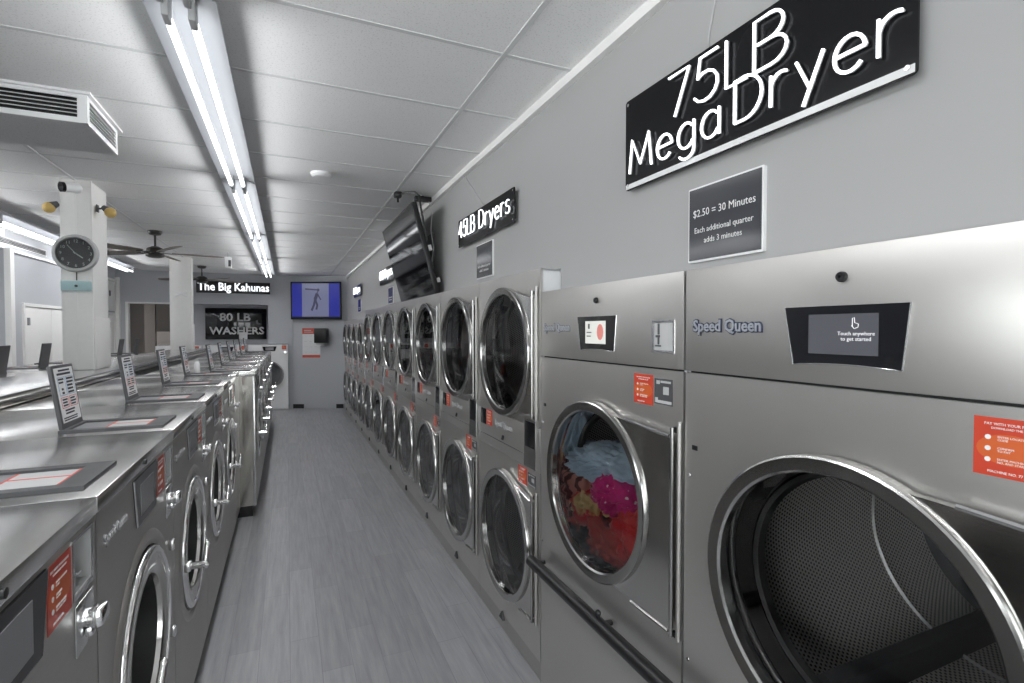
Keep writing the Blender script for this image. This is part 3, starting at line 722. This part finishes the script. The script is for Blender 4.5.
sp = tag(MB().box(-1.25, XR - .004, 5.352, 5.366, .105, WH - .042).build('side_panel', 'steel_mirror', smooth=0), 'tall polished steel side panel facing the camera at the step in the washer row', 'panel')
MB().box(XR - .022, XR - .002, 5.346, 5.368, .10, WH - .042, .002).build('edge_strip', 'satin', sp)
MB().box(-1.25, XR - .03, 5.37, 5.372, 0, .105).build('plinth', 'black', sp, 0)
# service cover between the two back-to-back rows
sv = thing('service_cover', 'long stainless cover running between the two back to back washer rows', 'cover', (0, 0, 0))
MB().box(-1.80, -1.30, .61, 10.6, 1.405, 1.432, .004).build('cover_top', 'steel_deck', sv)
MB().box(-1.335, -1.29, .61, 10.6, 1.366, 1.392, .004).box(-1.815, -1.79, .61, 10.6, 1.366, 1.392, .004).build('cover_rail', 'steel_mirror', sv)
MB().box(-1.78, -1.32, .62, 10.59, 0, 1.406).build('cover_body', 'galv', sv, 0)
# the row behind, facing the other way: only its upright lids show over the cover
lb = ['upright dark soap lid washer of the opposite row, at the left picture edge', 'washer of the opposite row with its dark lid below the white cupboard', 'washer of the opposite row hidden behind the clock column, nearer one',
      'washer of the opposite row hidden behind the clock column, farther one', 'washer of the opposite row with its dark lid just right of the clock column', 'farthest washer of the opposite row, second dark lid right of the clock column']
for i in range(6):
    y = 5.22 + .875 * i
    dup(wm, (-2.68, y + WW, 0), lb[i], rz=-PI / 2, group='front load washers of the opposite row')
bo = thing('bottle', 'small white bottle standing beside the last soap lid of the nearer row', 'bottle', (-.735, 5.28, WH))
MB().lathe(0, 0, [(.0005, .001), (.022, .001), (.024, .006), (.024, .085), (.018, .10), (.010, .108), (.010, .112), (.0005, .112)], 20, 'Z').build('bottle_body', 'enamel', bo)
MB().cyl((0, 0, .112), (0, 0, .130), .012, 14).build('cap', 'lgrey', bo)

# ---------------------------------------------------------------- 80 lb washers set into the back wall
def make_80(label, m):
    t = thing('large_washer', label, 'washer', (0, 0, 0), 0, 'large washers in the back wall')
    W = .79; H = 1.435; cx, cz = .40, .78
    MB().plate(rect(0, W, .04, H), 0, .012, [circle(cx, cz, .26, 48)]).build('front_panel', m, t, 0)
    MB().box(0, .01, .012, .6, .0, H).box(W - .01, W, .012, .6, 0, H).box(0, W, .012, .6, H - .01, H).box(0, W, .6, .61, 0, H).box(.01, W - .01, .03, .1, 0, .05).build('cabinet', m, t, 0)
    d = MB().lathe(cx, cz, [(.30, 0), (.305, -.04), (.28, -.07), (.235, -.06), (.225, -.01), (.24, 0)], 56, close=True).build('door', 'satin', t, 40)
    MB().lathe(cx, cz, [(.001, -.03), (.232, -.03)], 48).build('door_glass', 'glass_tint', d, 0)
    MB().cyl((cx - .25, -.06, cz - .08), (cx - .25, -.14, cz - .08), .015, 10).cyl((cx - .25, -.14, cz - .10), (cx - .22, -.14, cz + .0), .013, 10).build('door_handle', 'chrome', d)
    MB().lathe(cx, cz, [(.26, .012), (.26, .5), (.001, .51)], 40).build('drum', 'galv', t, 50)
    b = screen_wedge(t, .28, .56, .31, .53, 1.30, 1.40, 0, 0)
    MB().box(.34, .50, -.0075, -.006, 1.32, 1.385).build('display', 'mgrey', b, 0)
    sticker(t, .665, .755, 1.335, 1.42, 0)
    MB().box(.70, .76, -.004, 0, 1.24, 1.30, .002).cyl((.73, -.003, 1.27), (.73, -.04, 1.27), .02, 12).build('coin_lock', 'chrome', t)
    return t
w80 = make_80('white fronted large washer at the back, right end below the lit name sign', 'enamel')
w80.location = (-.772, 12.30, 0)
dup(w80, (-1.60, 12.30, 0), 'large washer at the back, middle one, mostly hidden by soap lids')
dup(w80, (-2.43, 12.30, 0), 'large washer at the back, leftmost, behind the far white column')

# ---------------------------------------------------------------- neon lettering as bent tubes
def arc(cx, cz, rx, rz, a0, a1, n=10): return [(cx + rx * math.cos(R(a0 + (a1 - a0) * i / n)), cz + rz * math.sin(R(a0 + (a1 - a0) * i / n))) for i in range(n + 1)]
GL = {
 '7': (.56, [[(0, 1), (.52, 1), (.16, 0)]]),
 '5': (.56, [[(.50, 1), (.10, 1), (.05, .55)] + arc(.22, .32, .28, .32, 130, -150)]),
 '4': (.62, [[(.42, 0), (.42, 1), (0, .28), (.56, .28)]]),
 'L': (.42, [[(0, 1), (0, 0), (.40, 0)]]),
 'B': (.62, [[(0, 0), (0, 1), (.28, 1)] + arc(.28, .76, .22, .24, 90, -90, 8) + [(.05, .52)], [(.28, .52)] + arc(.30, .26, .26, .26, 90, -90, 8) + [(0, 0)]]),
 'M': (.92, [[(0, 0), (.10, 1), (.42, .18), (.74, 1), (.84, 0)]]),
 'D': (.72, [[(0, 0), (0, 1), (.22, 1)] + arc(.22, .5, .42, .5, 90, -90, 12) + [(0, 0)]]),
 'e': (.58, [[(.03, .36), (.50, .36)] + arc(.26, .33, .25, .34, 8, 318, 16)]),
 'g': (.58, [arc(.25, .34, .24, .33, 40, 330, 16), [(.49, .68), (.49, -.06)] + arc(.26, -.06, .23, .22, 0, -150, 8)]),
 'a': (.58, [arc(.25, .33, .24, .33, 40, 330, 16), [(.49, .67), (.49, 0)]]),
 'r': (.40, [[(0, .68), (0, 0)], [(0, .42)] + arc(.22, .40, .22, .27, 170, 60, 8)]),
 'y': (.56, [[(0, .68), (.25, .05)], [(.50, .68), (.14, -.30)]]),
 's': (.48, [arc(.22, .51, .19, .16, 40, 230, 9) + arc(.20, .18, .21, .18, 60, -150, 10)]),
 ' ': (.34, [])}
def neon(t, body, x0, x1, z, h, r, y):
    wd = sum(GL[c][0] for c in body) + .12 * (len(body) - 1)
    sx = (x1 - x0) / (wd * h); x = x0
    for c in body:
        w_, st = GL[c]
        if st:
            n = MB(); f = MB()
            for s in st:
                p = [(x + a * h * sx, y, z + b * h) for a, b in s]
                n.tube(p, r, 8); f.tube([(a, y + r * 1.6, b) for a, _, b in p], r * .8, 6)
            ch = n.build('neon_tube', 'neon', t, 60); f.build('tube_backing', 'lgrey', ch, 60)
        x += (w_ + .12) * h * sx
def wallsign(name, label, cat, Y, W, Z, H, group=None, x=XW):
    """sign frame on the right wall: local x runs toward the camera side, board at y=0"""
    return thing(name, label, cat, (x, Y, Z), RD, group)
def neon_sign(label, Y, W, Z, H, m='black_board', standoff=.03):
    t = wallsign('neon_sign', label, 'sign', Y, W, Z, H)
    MB().plate(rrect(0, W, 0, H, .012), -standoff, -standoff + .006).build('backing_board', m, t, 0)
    for a, b in ((.018, .018), (W - .018, .018), (.018, H - .018), (W - .018, H - .018)):
        MB().cyl((a, -standoff - .004, b), (a, 0, b), .006, 10).build('standoff', 'satin', t)
    return t
t = neon_sign('big black sign with the words 75LB Mega Dryer in white neon', 1.662, 1.012, 2.302, .345)
neon(t, '75LB', .262, .725, .178, .140, .0042, -.045)
neon(t, 'Mega', .045, .50, .055, .122, .0042, -.045)
neon(t, 'Dryer', .545, 1.0, .062, .122, .0042, -.045)
MB().plate(rect(.004, 1.008, .004, .022), -.0315, -.030).build('edge_strip', 'sheet', t, 0)  # white strip stands in for a bright reflection along the board's lower edge
t = neon_sign('black sign 45LB Dryers in white neon above the nearest stacked dryers', 3.79, 1.06, 2.392, .205)
neon(t, '45LB Dryers', .05, 1.03, .062, .118, .0037, -.045)
t = neon_sign('black sign with white neon lettering partly behind the tilted screen', 7.45, 1.06, 2.392, .205)
neon(t, '45LB Dryers', .05, 1.03, .062, .118, .0037, -.045)
t = neon_sign('farthest small black neon sign near the blue screen corner', 10.55, 1.06, 2.392, .205)
neon(t, '30LB Dryers', .05, 1.03, .062, .118, .0037, -.045) if '3' in GL and '0' in GL else neon(t, '45LB Dryers', .05, 1.03, .062, .118, .0037, -.045)
def price_sign(label, Y, W, Z, H, lines):
    t = wallsign('price_sign', label, 'sign', Y, W, Z, H, 'price signs on the right wall')
    MB().plate(rrect(-.006, W + .006, -.006, H + .006, .004), -.012, 0).build('acrylic_holder', 'enamel', t, 0)
    MB().box(0, W, -.0145, -.012, 0, H).build('printed_sheet', 'slate', t, 0)
    for body, sz, z, w_ in lines: text('lettering', body, sz, 'print_white', t, (W / 2, -.015, z), .0003, 0, width=w_)
    return t
full = [('$2.50 = 30 Minutes', .034, .150, .245), ('Each additional quarter', .026, .095, .232), ('adds 3 minutes', .026, .060, .15)]
price_sign('square price sign under the big neon sign, $2.50 = 30 minutes', 1.330, .283, 1.99, .232, full)
sm = [('$1.50', .06, .175, .13), ('= 30 Minutes', .034, .12, .22), ('Each additional quarter', .026, .075, .24), ('adds 5 minutes', .026, .045, .17)]
price_sign('small dark price sign under the 45LB sign above the nearest stacks', 3.42, .29, 2.125, .225, sm[2:])
price_sign('small dark price sign left of the bottom edge of the tilted screen', 6.86, .29, 2.11, .20, sm[2:])
price_sign('farthest small dark price sign on the right wall', 10.0, .35, 2.10, .23, sm[2:])
tag(MB().tube([(XW - .004, 3.72, 2.93), (XW - .004, 3.5, 2.765), (XW - .005, 3.29, 2.60)], .004, 6).build('power_cord', 'lgrey'), 'thin grey cord running from the ceiling trim to the 45LB sign', 'cord')
tag(MB().tube([(XW - .004, 1.245, 2.93), (XW - .004, 1.235, 2.80), (XW - .004, 1.262, 2.70), (XW - .006, 1.26, 2.65)], .003, 6).build('power_cord', 'lgrey'), 'thin grey cord hanging down to the big 75LB sign', 'cord')

# back wall signs
t = thing('lit_sign', 'long black sign with lit white words The Big Kahunas on the back wall', 'sign', (-1.725, Y1, 2.545))
MB().box(0, 1.395, -.04, 0, 0, .245, .004).build('backing_board', 'black', t)
text('lettering', 'The Big Kahunas', .235, 'neon_bold', t, (.70, -.043, .125), .004, .0045, width=1.35)
t = thing('wall_sign', 'large glossy black sign reading 80 LB WASHERS in the back alcove', 'sign', (-1.655, 13.12, 1.55))
MB().box(0, 1.22, -.04, 0, 0, .70, .006).build('backing_board', 'black_gloss', t)
text('lettering', '80 LB', .25, 'letter', t, (.588, -.042, .49), .002, .006, width=.62)
text('lettering', 'WASHERS', .23, 'letter', t, (.625, -.042, .185), .002, .006, width=1.10)
MB().box(.66, .83, -.046, -.041, .0, .16).build('paper_notice', 'sheet', t, 0)

# blue television on the splayed wall
rz = R(-23.8)
dirv = Vector((math.cos(rz), math.sin(rz), 0)); nrm = Vector((math.sin(rz), -math.cos(rz), 0))
def splay(u, off, z): return Vector((.07, 12.49, 0)) + dirv * u + nrm * off + Vector((0, 0, z))
tv = thing('television', 'wall mounted television with a blue picture and a dark running figure', 'television', splay(.055, .0, 1.995), rz); tv.scale = (1.09, 1, 1.09)
MB().box(0, 1.03, -.10, -.06, 0, .77, .006).build('casing', 'black', tv)
MB().box(.3, .7, -.06, 0, .2, .6).build('wall_bracket', 'black', tv, 0)
MB().box(.03, 1.00, -.102, -.0995, .055, .735).build('screen', 'tv_blue', tv, 0)
s = MB().box(.235, .78, -.1035, -.102, .055, .735).build('screen_picture', 'tv_grey', tv, 0)
fg = MB()
P_ = lambda pts, r: fg.tube([(x, -.1042, z) for x, z in pts], r, 6)
P_([(.545, .53), (.50, .40)], .034); P_([(.50, .40), (.475, .29), (.43, .18)], .023); P_([(.51, .39), (.545, .29), (.525, .20)], .022); P_([(.545, .53), (.60, .43), (.62, .40)], .013); P_([(.54, .54), (.58, .60), (.30, .62)], .015)
fg.ball((.565, -.1042, .60), .028, 1, .1, 1.1, 10)
for v in fg.bm.verts: v.co.y = -.1042 + max(-.0006, min(.0006, (v.co.y + .1042) * .03))
fg.build('screen_figure', 'tv_dark', tv, 0)
tc = thing('notice_poster', 'white and red calendar-like poster below the blue television', 'poster', splay(.27, 0, 1.14), rz)
MB().box(0, .40, -.006, 0, 0, .66).build('sheet', 'sheet', tc, 0)
MB().box(0, .40, -.0075, -.006, .53, .66).box(0, .40, -.0075, -.006, 0, .06).build('red_band', 'print_red', tc, 0)
MB().bars([(.05 + .11 * i, .11 + .11 * i, .12 + .12 * j, .125 + .12 * j) for i in range(3) for j in range(4)] + [(.04, .2, .60, .62), (.04, .24, .565, .58)], -.0075).build('printed_text', 'lgrey', tc, 0)
td = thing('towel_dispenser', 'black paper towel dispenser on the wall beside the red poster', 'dispenser', splay(.60, 0, 1.44), rz)
MB().box(0, .27, -.20, 0, .03, .36, .02).build('housing', 'black', td)
MB().box(.04, .23, -.17, -.03, 0, .032, .004).build('outlet', 'lgrey', td)
MB().box(.06, .21, -.12, -.115, -.03, .01).build('paper_tongue', 'sheet', td, 0)

# tilted black screen over the dryers
tv2 = thing('television', 'large dark television tilted out from the right wall above the dryers', 'television', (1.085, 4.985, 2.452))
tv2.rotation_euler = (R(15), 0, RD)
W, H = 1.43, .80
MB().box(-W / 2, W / 2, -.02, .025, -H / 2, H / 2, .006).build('casing', 'black', tv2)
MB().box(-W / 2 + .012, W / 2 - .012, -.022, -.0195, -H / 2 + .02, H / 2 - .012).build('screen', 'black_gloss', tv2, 0)
MB().box(-.35, .35, .025, .06, -.3, .2, .01).build('rear_housing', 'black', tv2)
MB().box(-.30, -.26, .06, .10, -.35, .35).box(.26, .30, .06, .10, -.35, .35).build('mount_rail', 'dgrey', tv2, 0)
MB().box(.62, .66, .03, .07, -.02, .03, .004).build('plug', 'enamel', tv2)
MB().box(.64, .69, .03, .06, -.30, -.26, .004).build('plug', 'enamel', tv2)
wb = tag(MB().box(XW - .02, XW, 4.6, 5.3, 2.35, 2.65).box(XW - .12, XW, 4.68, 4.72, 2.48, 2.52).box(XW - .12, XW, 5.24, 5.28, 2.48, 2.52).build('wall_bracket', 'dgrey', smooth=0), 'dark bracket holding the tilted television to the right wall', 'bracket')
cb = thing('cable', 'black cable arching from a ceiling clamp to the tilted television top', 'cable', (.90, 4.52, CZ))
MB().box(-.03, .03, -.035, .035, -.05, 0, .008).box(-.008, .008, -.008, .008, -.09, -.04).build('ceiling_clamp', 'black', cb)
MB().tube([(0, 0, -.025), (.05, -.08, -.02), (.11, -.18, -.035), (.13, -.25, -.08), (.14, -.262, -.18), (.17, -.25, -.32), (.20, -.24, -.45)], .009, 8).build('cable_run', 'black', cb)
cx_ = thing('junction_box', 'small black box hanging under the ceiling beside the tilted television', 'box', (1.13, 4.55, CZ))
MB().box(-.075, .075, -.03, .03, -.055, -.012, .006).build('box_body', 'black', cx_)
MB().cyl((0, 0, -.013), (0, 0, 0), .01, 8).build('stem', 'black', cx_)
MB().tube([(.05, -.02, -.05), (.07, -.05, -.16), (.06, -.05, -.32), (.08, -.06, -.47), (.07, -.05, -.6)], .004, 6).build('lead', 'lgrey', cx_)

# ---------------------------------------------------------------- ceiling things
def fan(label, loc, rz, up=None):
    t = thing('ceiling_fan', label, 'ceiling fan', loc, rz, 'ceiling fans')
    MB().lathe(0, 0, [(.0005, 0), (.075, 0), (.075, -.02), (.06, -.045), (.018, -.055), (.0005, -.055)], 28, 'Z').build('canopy', 'bronze', t)
    MB().cyl((0, 0, -.05), (0, 0, -.20), .012, 12).build('downrod', 'bronze', t)
    MB().lathe(0, 0, [(.0005, -.185), (.04, -.19), (.085, -.215), (.098, -.245), (.098, -.275), (.09, -.28), (.098, -.287), (.098, -.31), (.06, -.325), (.0005, -.327)], 32, 'Z').build('motor_housing', 'bronze', t)
    for i in range(5):
        a = 2 * PI * i / 5
        m_ = Matrix.Rotation(a, 4, 'Z') @ Matrix.Translation((0, 0, -.262)) @ Matrix.Rotation(R(13), 4, 'X')
        b = MB().plate([(.17, -.045), (.30, -.062), (.60, -.068), (.71, -.055), (.735, -.02), (.735, .02), (.71, .055), (.60, .068), (.30, .062), (.17, .045)], -.004, .004, axis='Z')
        bmesh.ops.transform(b.bm, matrix=m_, verts=b.bm.verts); bl = b.build('blade', 'blade', t, 0)
        h = MB().box(.085, .22, -.018, .018, -.010, -.002, .003); bmesh.ops.transform(h.bm, matrix=m_, verts=h.bm.verts); h.build('blade_arm', 'bronze', bl)
    return t
f1 = fan('dark ceiling fan between the clock column and the far white column', (-1.465, 7.49, CZ), R(10))
dup(f1, (-1.46, 11.2, CZ), 'smaller-looking ceiling fan just above the lit name sign at the back', rz=R(24))
def grille(t, u0, u1, z0, z1, y, n, ax):
    pass
vc = thing('ceiling_vent', 'boxed white air vent with dark slots hanging at the upper left', 'vent', (-.905, 3.265, CZ))
# box hangs .155 below the ceiling; local +x is the aisle side, -y faces the camera
BW, BD, BH = 1.22, .56, .155
MB().box(-BW, .0, 0, BD, -.012, 0).build('ceiling_flange', 'enamel', vc, 0)
MB().plate(rect(-BW + .02, -.02, -BH, -.012), .02, .028, [rect(-BW + .06, -.06, -.128, -.030)]).build('front_grille', 'enamel', vc, 0)
MB().plate(rect(.02, BD - .02, -BH, -.012), -.028, -.02, [rect(.06, BD - .05, -.128, -.030)], 'X').build('side_grille', 'enamel', vc, 0)
MB().box(-BW + .03, -.03, .03, BD - .02, -BH, -.148).build('bottom_panel', 'tile', vc, 0)
MB().box(-BW + .04, -.04, .05, .06, -.145, -.014).box(-.06, -.05, .05, BD - .04, -.145, -.014).build('dark_interior', 'black', vc, 0)
MB().box(-.04, -.018, .018, .04, -BH, -.012).build('corner_post', 'enamel', vc, 0)
for i in range(4):
    z = -.110 + i * .020
    MB().box(-BW + .06, -.06, .022, .030, z, z + .0035).build('louvre', 'grid', vc, 0)
    MB().box(-.030, -.022, .06, BD - .05, z, z + .0035).build('side_louvre', 'enamel', vc, 0)
v2 = thing('wall_vent', 'long grey slotted vent high on the left above the cupboards', 'vent', (-3.1, 7.75, 2.79))
MB().plate(rect(0, 1.5, 0, .09), 0, .012, [rect(.02, 1.48, .015, .075)], 'X').build('vent_frame', 'grid', v2, 0)
MB().box(.001, .003, .02, 1.48, .015, .075).build('dark_interior', 'black', v2, 0)
for i in range(3): MB().box(.002, .012, .02, 1.48, .028 + i * .017, .032 + i * .017).build('louvre', 'grid', v2, 0)
tag(MB().lathe(.251, 4.22, [(.0005, CZ), (.075, CZ), (.075, CZ - .018), (.06, CZ - .035), (.0005, CZ - .038)], 32, 'Z').build('smoke_detector', 'enamel'), 'round white smoke detector on the ceiling over the aisle', 'smoke detector')
hs = thing('hanging_sensor', 'small white box hanging below the ceiling at the fan blade tip', 'sensor', (-.83, 9.1, CZ))
MB().cyl((0, 0, -.07), (0, 0, 0), .006, 8).build('stem', 'lgrey', hs)
MB().box(-.045, .045, -.03, .03, -.24, -.07, .006).build('sensor_box', 'enamel', hs)
MB().box(.005, .04, -.034, -.028, -.22, -.12, .002).build('sensor_window', 'dgrey', hs)

# ---------------------------------------------------------------- fittings on the clock column
ck = thing('wall_clock', 'round white rimmed clock with a dark face on the near column', 'clock', (-1.548, 5.196, 2.376))
r = .150
MB().lathe(0, 0, [(.0005, 0), (r, 0), (r + .002, -.02), (r - .008, -.038), (r - .024, -.040), (r - .030, -.026), (r - .03, -.012), (.0005, -.012)], 56).build('clock_frame', 'lgrey', ck, 40)
fc = MB().lathe(0, 0, [(.0005, -.014), (r - .029, -.014)], 48).build('clock_face', 'dgrey', ck, 0)
for i in range(1, 13):
    a = PI / 2 - i * PI / 6
    text('numeral', str(i), .034, 'print_white', fc, (.098 * math.cos(a), -.0148, .098 * math.sin(a)), .0004)
def hand(a, L, w_): 
    m_ = MB().box(-w_, w_, -.0185, -.0165, -.02, L); bmesh.ops.transform(m_.bm, matrix=Matrix.Rotation(a, 4, 'Y'), verts=m_.bm.verts); return m_
hand(R(128), .058, .004).build('hour_hand', 'print_white', ck, 0)
hand(R(-40), .085, .0025).build('minute_hand', 'letter', ck, 0)
MB().lathe(0, 0, [(.0005, -.034), (r - .024, -.034)], 48).build('clock_glass', 'pane', ck, 0)
MB().cyl((0, -.04, .0), (0, -.015, 0), .006, 10).build('hub', 'letter', ck)
cm = thing('security_camera', 'small black-eyed white security camera at the top of the near column', 'camera', (-1.54, 5.196, 2.895))
MB().cyl((0, 0, 0), (0, -.02, 0), .04, 20).build('camera_base', 'enamel', cm)
MB().cyl((.0, -.015, 0), (.0, -.05, -.005), .018, 12).build('camera_arm', 'enamel', cm)
MB().cyl((.03, -.045, -.002), (-.05, -.115, -.018), .036, 20).build('camera_body', 'enamel', cm)
MB().cyl((-.045, -.111, -.017), (-.062, -.126, -.0205), .039, 20).build('camera_lens', 'black_gloss', cm)
def flood(label, loc, sgn):
    t = thing('flood_lamp', label, 'lamp', loc, 0, 'amber lamps on the near column')
    MB().box(-.012 if sgn > 0 else 0, .0 if sgn > 0 else .012, -.02, .02, -.03, .03, .003).build('lamp_mount', 'dgrey', t)
    MB().cyl((0, 0, 0), (sgn * .055, -.01, .005), .008, 10).build('lamp_arm', 'dgrey', t)
    MB().cyl((sgn * .035, -.01, .012), (sgn * .085, -.03, -.025), .020, 14, .038).build('lamp_cup', 'dgrey', t)
    MB().ball((sgn * .088, -.032, -.032), .043, n=16).build('lamp_bulb', 'amber', t)
    return t
flood('amber lamp sticking out on the right side of the near column', (-1.432, 5.32, 2.775), 1)
flood('amber lamp sticking out on the left side of the near column', (-1.652, 5.30, 2.775), -1)
tag(MB().box(-1.649, -1.451, 5.180, 5.194, 2.075, 2.155, .004).build('column_plate', 'teal'), 'pale teal plate across the near column below the clock', 'plate')
MB().lathe(-1.548, 2.115, [(.010, 5.180), (.010, 5.172), (.0005, 5.170)], 14).build('plate_knob', 'dgrey', bpy.data.objects['column_plate'])
tag(MB().cyl((-1.548, 5.190, 2.16), (-1.548, 5.190, 2.225), .004, 8).build('clock_cord', 'dgrey'), 'short dark cord hanging between the clock and the teal plate', 'cord')
xb = MB()
xb.box(-.11, .11, -.012, 0, -.014, .014, .003, Matrix.Rotation(R(24), 3, 'Y')).box(-.10, .10, -.018, -.006, -.014, .014, .003, Matrix.Rotation(R(-28), 3, 'Y'))
xo = tag(xb.build('cross_ornament', 'enamel'), 'small white crossed ornament on the far white column', 'ornament'); xo.location = (-1.60, 9.945, 2.36)

# ---------------------------------------------------------------- world, camera, view
wd = bpy.data.worlds.new('daylight'); sc.world = wd; wd.use_nodes = True
bg = wd.node_tree.nodes['Background']
sk = wd.node_tree.nodes.new('ShaderNodeTexSky'); sk.sky_type = 'HOSEK_WILKIE'; sk.turbidity = 6; sk.sun_direction = (.2, .5, .8)
hsv = wd.node_tree.nodes.new('ShaderNodeHueSaturation'); hsv.inputs['Saturation'].default_value = .04
wd.node_tree.links.new(sk.outputs[0], hsv.inputs['Color']); wd.node_tree.links.new(hsv.outputs[0], bg.inputs['Color'])
bg.inputs['Strength'].default_value = WORLD
cam = bpy.data.cameras.new('camera'); co = bpy.data.objects.new('camera', cam); col.objects.link(co)
cam.sensor_width = 36; cam.lens = 510 / 1024 * 36; cam.clip_start = .02
co.location = (0, 0, 1.76)
co.rotation_euler = (PI / 2 - math.atan(11.5 / 510), 0, -math.atan(225 / 510))
sc.camera = co
vs = sc.view_settings
vs.view_transform = 'Standard'; vs.look = 'None'; vs.gamma = 1; vs.use_curve_mapping = False; vs.exposure = EXPO
sc.cycles.use_denoising = True
sc.cycles.max_bounces = 10; sc.cycles.glossy_bounces = 6; sc.cycles.transparent_max_bounces = 12; sc.cycles.diffuse_bounces = 5
sc.cycles.sample_clamp_indirect = 8
sc.cycles.caustics_reflective = False
